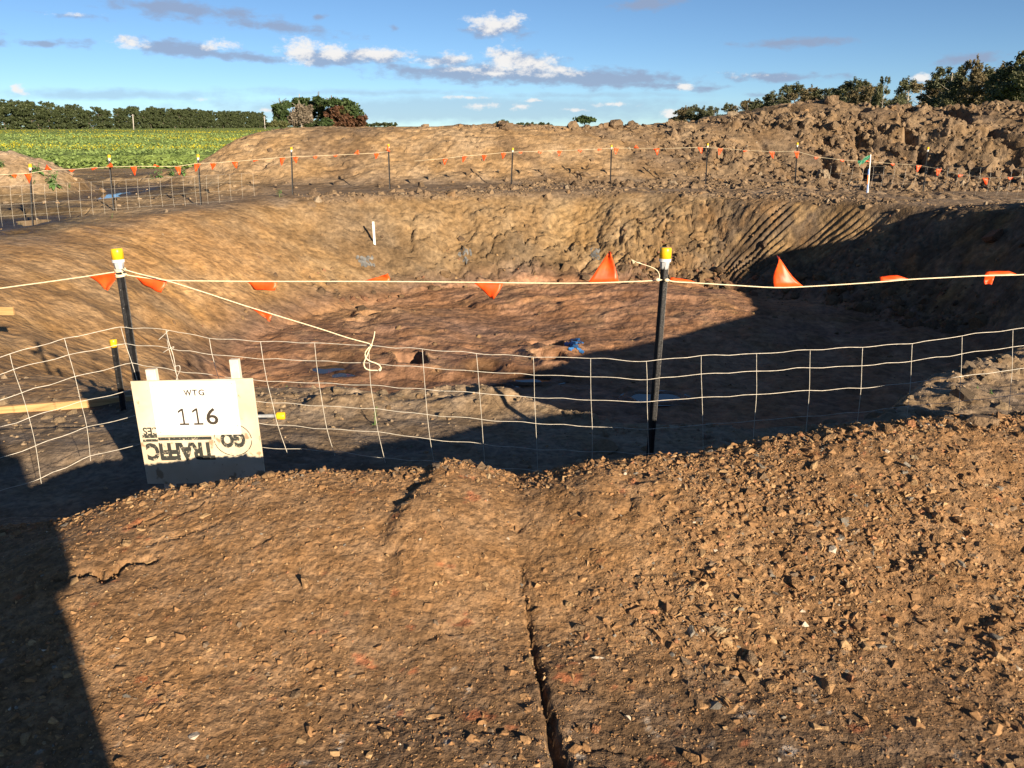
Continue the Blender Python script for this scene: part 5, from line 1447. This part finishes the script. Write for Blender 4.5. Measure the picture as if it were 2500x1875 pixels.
# pine windbreak on the left
pines = []
for k in range(6):
    r = random.Random(k); H_ = 15.5
    bl = []
    for j in range(20):
        f_ = r.uniform(0.04, 0.97); w_ = 4.4 * (1.0 if f_ < .75 else 1.25 - f_ * .55) * r.uniform(.6, 1.0)
        a = r.uniform(0, 6.28); bl.append((math.cos(a) * w_ * .55, math.sin(a) * w_ * .55, H_ * f_, w_ * .75, w_ * .75, 1.6 * r.uniform(.7, 1.2)))
    pines.append((withm(trunk_mesh(k, H_ * .95, .35, 8, 3.0), M_BARK), withm(crown_mesh(k, bl, 3000, 0.95), M_PINE)))
A_ = (-312.0, 500.0); B_ = (-286.0, 1010.0)
r3 = random.Random(8); npine = 92
for i in range(npine):
    f_ = (i + r3.uniform(-.25, .25)) / (npine - 1)
    f_ = max(0.0, f_) * 1.04 - 0.02
    if 0.338 < f_ < 0.350: continue
    x, y = A_[0] + (B_[0] - A_[0]) * f_, A_[1] + (B_[1] - A_[1]) * f_
    tm, cm = pines[i % 6]; r_ = empty('pine_tree', (x + r3.uniform(-2, 2), y, 0.2), r3.uniform(0, 6.28)); k = r3.uniform(.82, 1.14); r_.scale = (k * 1.1, k * 1.1, k)
    link('trunk', tm, None, r_); link('crown', cm, None, r_)
    tag(r_, 'dark pine tree in the long windbreak behind the crop at left', 'tree', 'windbreak pines')
def blobs_lines(px, Y, depth=0.7):
    """clumps given in photograph pixels (u, v, half-width, half-height)"""
    k = Y / FPX; c0 = at(px[0][0], 311, Y)
    out = []
    for j, (u, v, hw, hh) in enumerate(px):
        q = at(u, v, Y); out.append((q.x - c0.x, ((j * 37) % 11 - 5) / 5 * depth * hw * k, q.z, hw * k, hw * k * depth, hh * k))
    return c0, out
def px_tree(name, px, Y, mats, nleaf, leaf, label, group, trunk_h, tr, limbs=10, bark=M_BARK, hang=0.0, upright=0.0, spread=3.0):
    c0, bl = blobs_lines(px, Y)
    r_ = empty(name, (c0.x, Y, 0.2))
    bl = [(b2[0], b2[1], b2[2] - 0.2, b2[3], b2[4], b2[5]) for b2 in bl]
    sd = int(px[0][0] * 7 + px[0][1])
    link('trunk', withm(trunk_mesh(sd, trunk_h, tr, limbs, spread), bark), None, r_)
    n = len(mats); 
    for mi, (mm, sel) in enumerate(mats):
        bb = [bl[s_] for s_ in sel] if sel is not None else bl
        link('crown', withm(crown_mesh(sd + mi, bb, int(nleaf * len(bb) / len(bl)), leaf, upright, hang), mm), None, r_)
    return tag(r_, label, 'tree', group)
GC = 'cypress clump behind the heap'
px_tree('cypress_tree', [(686, 262, 14, 9), (696, 256, 11, 8), (676, 268, 10, 8), (690, 275, 13, 8), (682, 285, 11, 8), (692, 292, 12, 10), (679, 300, 9, 10)], 205, [(M_CYP, None)], 2600, 0.75, 'dark green cypress at the left end of the clump behind the heap', GC, 8.0, .3)
px_tree('cypress_tree', [(738, 246, 17, 6), (722, 252, 12, 6), (752, 252, 12, 6), (720, 258, 8, 5), (740, 256, 14, 5), (764, 272, 9, 14), (758, 262, 9, 8)], 210, [(M_CYP, None)], 2000, 0.7, 'flat topped cypress over the bare grey shrub', GC, 9.0, .3, 14, M_BARKP)
px_tree('dead_tree', [(735, 272, 12, 14), (725, 285, 16, 14), (712, 292, 14, 12), (745, 285, 12, 14), (757, 280, 8, 18), (730, 300, 20, 9)], 206, [(M_TWIG, None)], 5200, 0.55, 'bare grey twiggy dead tree in the middle of the clump', GC, 7.5, .25, 26, M_BARKP, 0.0, 0.9, 2.5)
px_tree('cypress_tree', [(778, 244, 10, 6), (781, 252, 10, 7), (775, 262, 9, 9), (786, 270, 9, 12), (790, 282, 10, 12)], 208, [(M_CYP, [0, 1, 2]), (M_OLIVE, [3, 4])], 2200, 0.7, 'tall thin cypress with feathery top in the clump', GC, 9.5, .3)
px_tree('cypress_tree', [(812, 250, 18, 9), (835, 248, 18, 8), (855, 256, 16, 9), (866, 270, 14, 10), (872, 276, 14, 7), (845, 272, 20, 16), (822, 268, 14, 12), (808, 280, 14, 14), (825, 288, 20, 14), (848, 292, 18, 11), (873, 292, 14, 9), (885, 288, 11, 6), (884, 298, 10, 7), (860, 284, 16, 8), (800, 300, 16, 9), (835, 303, 26, 7), (868, 303, 22, 6)],
        204, [(M_CYP, [0, 1, 2, 3, 4]), (M_OLIVE, [5, 13]), (M_RUST, [6, 7, 8, 9, 10, 11, 12, 15, 16]), (M_CYP, [14])], 7600, 0.7, 'big rounded cypress with rusty brown dead branches', GC, 8.5, .45, 14)
px_tree('shrub', [(668, 302, 12, 6), (690, 304, 14, 5), (655, 304, 6, 4)], 203, [(M_OLIVE, None)], 1300, 0.55, 'low grey green bush at the left foot of the clump', GC, 1.5, .12, 6)
px_tree('shrub', [(760, 303, 14, 7), (778, 302, 12, 7)], 207, [(M_PINE, None)], 1000, 0.6, 'dark low bush under the tall thin cypress', GC, 1.5, .12, 6)
# far specks on the horizon
px_tree('distant_tree', [(1428, 291, 20, 7), (1416, 294, 10, 6), (1440, 294, 12, 6)], 420, [(M_CYP, None)], 1400, 1.1, 'round far tree on the horizon right of the middle', None, 4.0, .4)
px_tree('distant_tree', [(1226, 301, 13, 5), (1234, 303, 9, 4)], 420, [(M_CYP, None)], 900, 1.0, 'small far tree on the horizon left of the round one', None, 3.0, .4)
for j, (u0, u1, lab) in enumerate(((1268, 1338, 'low dark line of far trees behind the middle of the heap'), (890, 965, 'low dark line of far trees right of the cypress clump'))):
    k = 2200 / FPX; bl = []
    c0 = at((u0 + u1) / 2, 311, 2200)
    for i in range(12):
        u = u0 + (u1 - u0) * i / 11; bl.append(((u - (u0 + u1) / 2) * k, 0, 6, 7 * k, 7 * k, 4.2 * k))
    o = link('far_wood', withm(crown_mesh(70 + j, bl, 1600, 4.0), M_PINE), None); o.location = (c0.x, 2200, 0); tag(o, lab, 'wood', None, 'stuff')
# gum trees on the right, coming nearer
gums = []
for k in range(7):
    r = random.Random(50 + k); H_ = 12.0; bl = []
    for j in range(17):
        f_ = r.uniform(0.14, 0.98); w_ = 2.9 * math.sin(math.pi * min(1, .18 + f_ * .72)) * r.uniform(.5, 1.0) + .5
        a = r.uniform(0, 6.28); bl.append((math.cos(a) * w_ * .75, math.sin(a) * w_ * .75, H_ * f_, w_ * .52, w_ * .52, 1.15 * r.uniform(.6, 1.3)))
    gums.append((withm(trunk_mesh(90 + k, H_ * .93, .22, 12, 3.4, low=.15), M_BARKP if k % 2 else M_BARK), withm(crown_mesh(60 + k, bl, 9500, 0.36, 0.0, 0.4), M_GUMB if k in (2, 5) else M_GUM)))
GUMS = [  # u, top v, Y
    (2530, 138, 150), (2490, 150, 158), (2462, 160, 162), (2440, 178, 175), (2400, 194, 182), (2376, 192, 190), (2352, 164, 186), (2330, 200, 196), (2308, 182, 205), (2285, 184, 214), (2262, 208, 222), (2238, 206, 235), (2205, 212, 250), (2190, 240, 262), (2175, 250, 270),
    (2146, 203, 262), (2138, 244, 300), (2118, 222, 290), (2095, 212, 300), (2078, 214, 312), (2058, 222, 324), (2036, 236, 340), (2010, 228, 350), (1992, 230, 366), (1972, 224, 372), (1950, 230, 392), (1928, 222, 400), (1908, 240, 426), (1888, 236, 440), (1866, 246, 470), (1845, 250, 490), (1822, 252, 520), (1796, 258, 550), (1776, 262, 590)]
GUMS += [(1740, 266, 620), (1722, 268, 640), (1706, 272, 660), (1690, 262, 650), (1676, 266, 670), (1664, 268, 690), (1652, 276, 700)]
ORD = ['first', 'second', 'third', 'fourth', 'fifth', 'sixth', 'seventh', 'eighth', 'ninth', 'tenth', 'eleventh', 'twelfth', 'thirteenth', 'fourteenth', 'fifteenth', 'sixteenth', 'seventeenth', 'eighteenth', 'nineteenth', 'twentieth']
for i, (u, vt, Y) in enumerate(GUMS):
    tm, cm = gums[(i * 3 + (2 if i == 6 else 0)) % 7]
    if i in (6,): tm, cm = gums[2]
    top = at(u, vt, Y); base = at(u, 311, Y)
    r_ = empty('gum_tree', (base.x, Y, 0.2), i * 1.3)
    k = (top.z - 0.2) / 10.9; kw = max(k, 0.55) * (1.3 if i % 3 else 1.1) * (1.25 if Y > 300 else 1)
    if i in (6, 15): kw *= 0.62
    r_.scale = (kw, kw, k)
    link('trunk', tm, None, r_); link('crown', cm, None, r_)
    if i == 0: lab = 'nearest tallest gum tree at the right edge above the heap'
    elif i == 6: lab = 'slender gum tree with brownish top rising above its neighbours'
    elif i == 15: lab = 'lone slender gum tree beside the gap in the tree row'
    elif i < 15: lab = '%s gum tree from the right edge, in the near row above the heap' % ORD[i]
    elif i < 34: lab = '%s grey green gum tree leftwards from the gap behind the heap' % ORD[i - 15]
    else: lab = 'small far gum tree at the left end of the right hand tree row'
    tag(r_, lab, 'tree', 'gum trees in the near row' if i < 15 else ('gum trees behind the heap' if i < 34 else 'far gum trees'))
# power poles
M_POLE = simple_mat('weathered_pole', (0.42, 0.39, 0.35), 0.8, 0, 0.15, 3)
for (u, vt, Y, lab) in ((324, 279, 470, 'pale power pole before the gap in the windbreak'), (645, 284, 560, 'pale power pole at the right end of the windbreak')):
    top = at(u, vt, Y); base = at(u + 2, 313, Y)
    r_ = empty('power_pole', (base.x, Y, 0.2)); hgt = top.z - 0.2
    tube_obj('pole', [Vector((0, 0, -.3)), Vector((top.x - base.x, 0, hgt))], 0.28, M_POLE, r_, 8, 0.2)
    bm = bmesh.new(); bm_box(bm, (top.x - base.x, -.25, hgt - .5), (1.6, .12, .14)); bm_obj('crossarm', bm, M_POLE, r_)
    tag(r_, lab, 'power pole')
# ------------------------------------------------------------------ the photographer, standing behind the camera (only the shadow shows)
M_JACKET = simple_mat('dark_jacket', (0.03, 0.035, 0.05), 0.85, 0, 0.3, 12, 0.3)
M_TROUSER = simple_mat('work_trousers', (0.04, 0.045, 0.06), 0.85, 0, 0.3, 14, 0.3)
M_SKIN = simple_mat('skin', (0.52, 0.32, 0.23), 0.55, 0, 0.08, 10)
M_BOOT = simple_mat('boot_leather', (0.09, 0.05, 0.025), 0.6, 0, 0.2, 20)
M_HAIR = simple_mat('hair', (0.05, 0.035, 0.022), 0.7, 0, 0.3, 40, 0.4)
M_PHONE = simple_mat('phone_shell', (0.02, 0.02, 0.022), 0.3)
PX, PY = 0.31, -0.50
PZ = gz(PX, PY, 1)
person = empty('person', (PX, PY, PZ))
tag(person, 'person in dark clothes photographing the pit, seen only as the long shadow at left', 'person')
def skin_mesh(name, verts, edges, radii, mats, parent, sub=2, root=0, by=None):
    me = bpy.data.meshes.new(name); me.from_pydata(verts, edges, [])
    tmp = bpy.data.objects.new(name, me); col.objects.link(tmp)
    sk = tmp.modifiers.new('skin', 'SKIN')
    for i, sv in enumerate(me.skin_vertices[0].data):
        sv.radius = radii[i] if isinstance(radii[i], tuple) else (radii[i], radii[i]); sv.use_root = (i == root)
    ssf = tmp.modifiers.new('sub', 'SUBSURF'); ssf.levels = sub; ssf.render_levels = sub
    dg = bpy.context.evaluated_depsgraph_get(); out = bpy.data.meshes.new_from_object(tmp.evaluated_get(dg))
    bpy.data.objects.remove(tmp)
    out.name = name; out.materials.clear()
    for m_ in mats: out.materials.append(m_)
    for p_ in out.polygons:
        p_.use_smooth = True
        if by: p_.material_index = by(p_.center)
    o = bpy.data.objects.new(name, out); o.parent = parent; col.objects.link(o); return o
cz = CAM[2] - PZ; cx = -PX; cy = -PY - 0.03          # where the phone is held, in the person's space
V = [(0, 0, .98), (0, 0, 1.12), (0, .01, 1.28), (0, .01, 1.42), (0, .02, 1.50), (0, .04, 1.58), (0, .05, 1.66), (0, .04, 1.73),
     (-.09, 0, .92), (-.11, .01, .50), (-.12, -.02, .09), (-.13, .12, .045), (.09, 0, .92), (.11, .03, .50), (.13, 0, .09), (.15, .14, .045),
     (-.19, .01, 1.42), (-.26, .12, 1.16), (cx - .10, cy - .06, cz - .09), (.165, .01, 1.42), (.15, .05, 1.12), (cx + .10, cy - .06, cz - .09)]
E = [(0, 1), (1, 2), (2, 3), (3, 4), (4, 5), (5, 6), (6, 7), (0, 8), (8, 9), (9, 10), (10, 11), (0, 12), (12, 13), (13, 14), (14, 15), (3, 16), (16, 17), (17, 18), (3, 19), (19, 20), (20, 21)]
RR = [(.16, .12), (.15, .115), (.165, .12), (.16, .11), .06, .072, (.078, .095), (.062, .075), .095, .065, .048, .042, .095, .065, .048, .042, .07, .052, .034, .07, .052, .034]
def bymat(c):
    if c.z > 1.50 and abs(c.x) < .14 and c.y < .2: return 2
    if c.y > cy - .13 and c.z > cz - .16: return 2
    if c.z < .13: return 3
    return 1 if c.z < .95 else 0
skin_mesh('body', V, E, RR, [M_JACKET, M_TROUSER, M_SKIN, M_BOOT], person, 2, 0, bymat)
for sgn in (-1, 1):
    w0 = Vector((cx + sgn * .095, cy - .05, cz - .07)); hv = [tuple(w0), (cx + sgn * .088, cy - .03, cz - .02)]; he = [(0, 1)]; hr = [.030, .030]
    for k in range(4):
        b0 = Vector((cx + sgn * .086, cy - .02 + .0 * k, cz + .022 - .018 * k)); n0 = len(hv)
        hv += [tuple(b0), tuple(b0 + Vector((-sgn * .004, .022, 0))), tuple(b0 + Vector((-sgn * .030, .026 - .002 * k, 0)))]
        he += [(1, n0), (n0, n0 + 1), (n0 + 1, n0 + 2)]; hr += [.009, .0085, .007]
    n0 = len(hv); hv += [(cx + sgn * .075, cy - .035, cz - .012), (cx + sgn * .05, cy - .032, cz + .002)]; he += [(1, n0), (n0, n0 + 1)]; hr += [.010, .008]
    skin_mesh('hand', hv, he, hr, [M_SKIN], person, 1)
bm = bmesh.new(); bmesh.ops.create_uvsphere(bm, u_segments=16, v_segments=10, radius=1)
for v in bm.verts: v.co = Vector((v.co.x * .088, v.co.y * .108 + .035, v.co.z * .085 + 1.695))
bmesh.ops.delete(bm, geom=[v for v in bm.verts if v.co.z < 1.66 and v.co.y > .02], context='VERTS'); bm_obj('hair', bm, M_HAIR, person, True)
for sgn in (-1, 1):
    bm = bmesh.new(); bmesh.ops.create_icosphere(bm, subdivisions=2, radius=.011)
    for v in bm.verts: v.co = v.co + Vector((sgn * .031, .128, 1.645))
    bm_obj('eye', bm, M_HAIR, person, True)
    bm = bmesh.new(); bmesh.ops.create_icosphere(bm, subdivisions=2, radius=1)
    for v in bm.verts: v.co = Vector((v.co.x * .012 + sgn * .084, v.co.y * .018 + .045, v.co.z * .03 + 1.635))
    bm_obj('ear', bm, M_SKIN, person, True)
bm = bmesh.new(); bmesh.ops.create_cone(bm, segments=8, radius1=.016, radius2=.006, depth=.045, cap_ends=True)
for v in bm.verts: v.co = v.co + Vector((0, .142, 1.618))
bm_obj('nose', bm, M_SKIN, person, True)
bm = bmesh.new(); bm_box(bm, (0, .136, 1.583), (.045, .012, .010), None, .003); bm_obj('mouth', bm, M_SKIN, person)
bm = bmesh.new(); bm_box(bm, (0, 0, 0), (.15, .008, .075), None, .003)
o = bm_obj('mobile_phone', bm, M_PHONE); o.location = (0, -0.022, CAM[2]); tag(o, 'black phone held up by the photographer', 'phone')
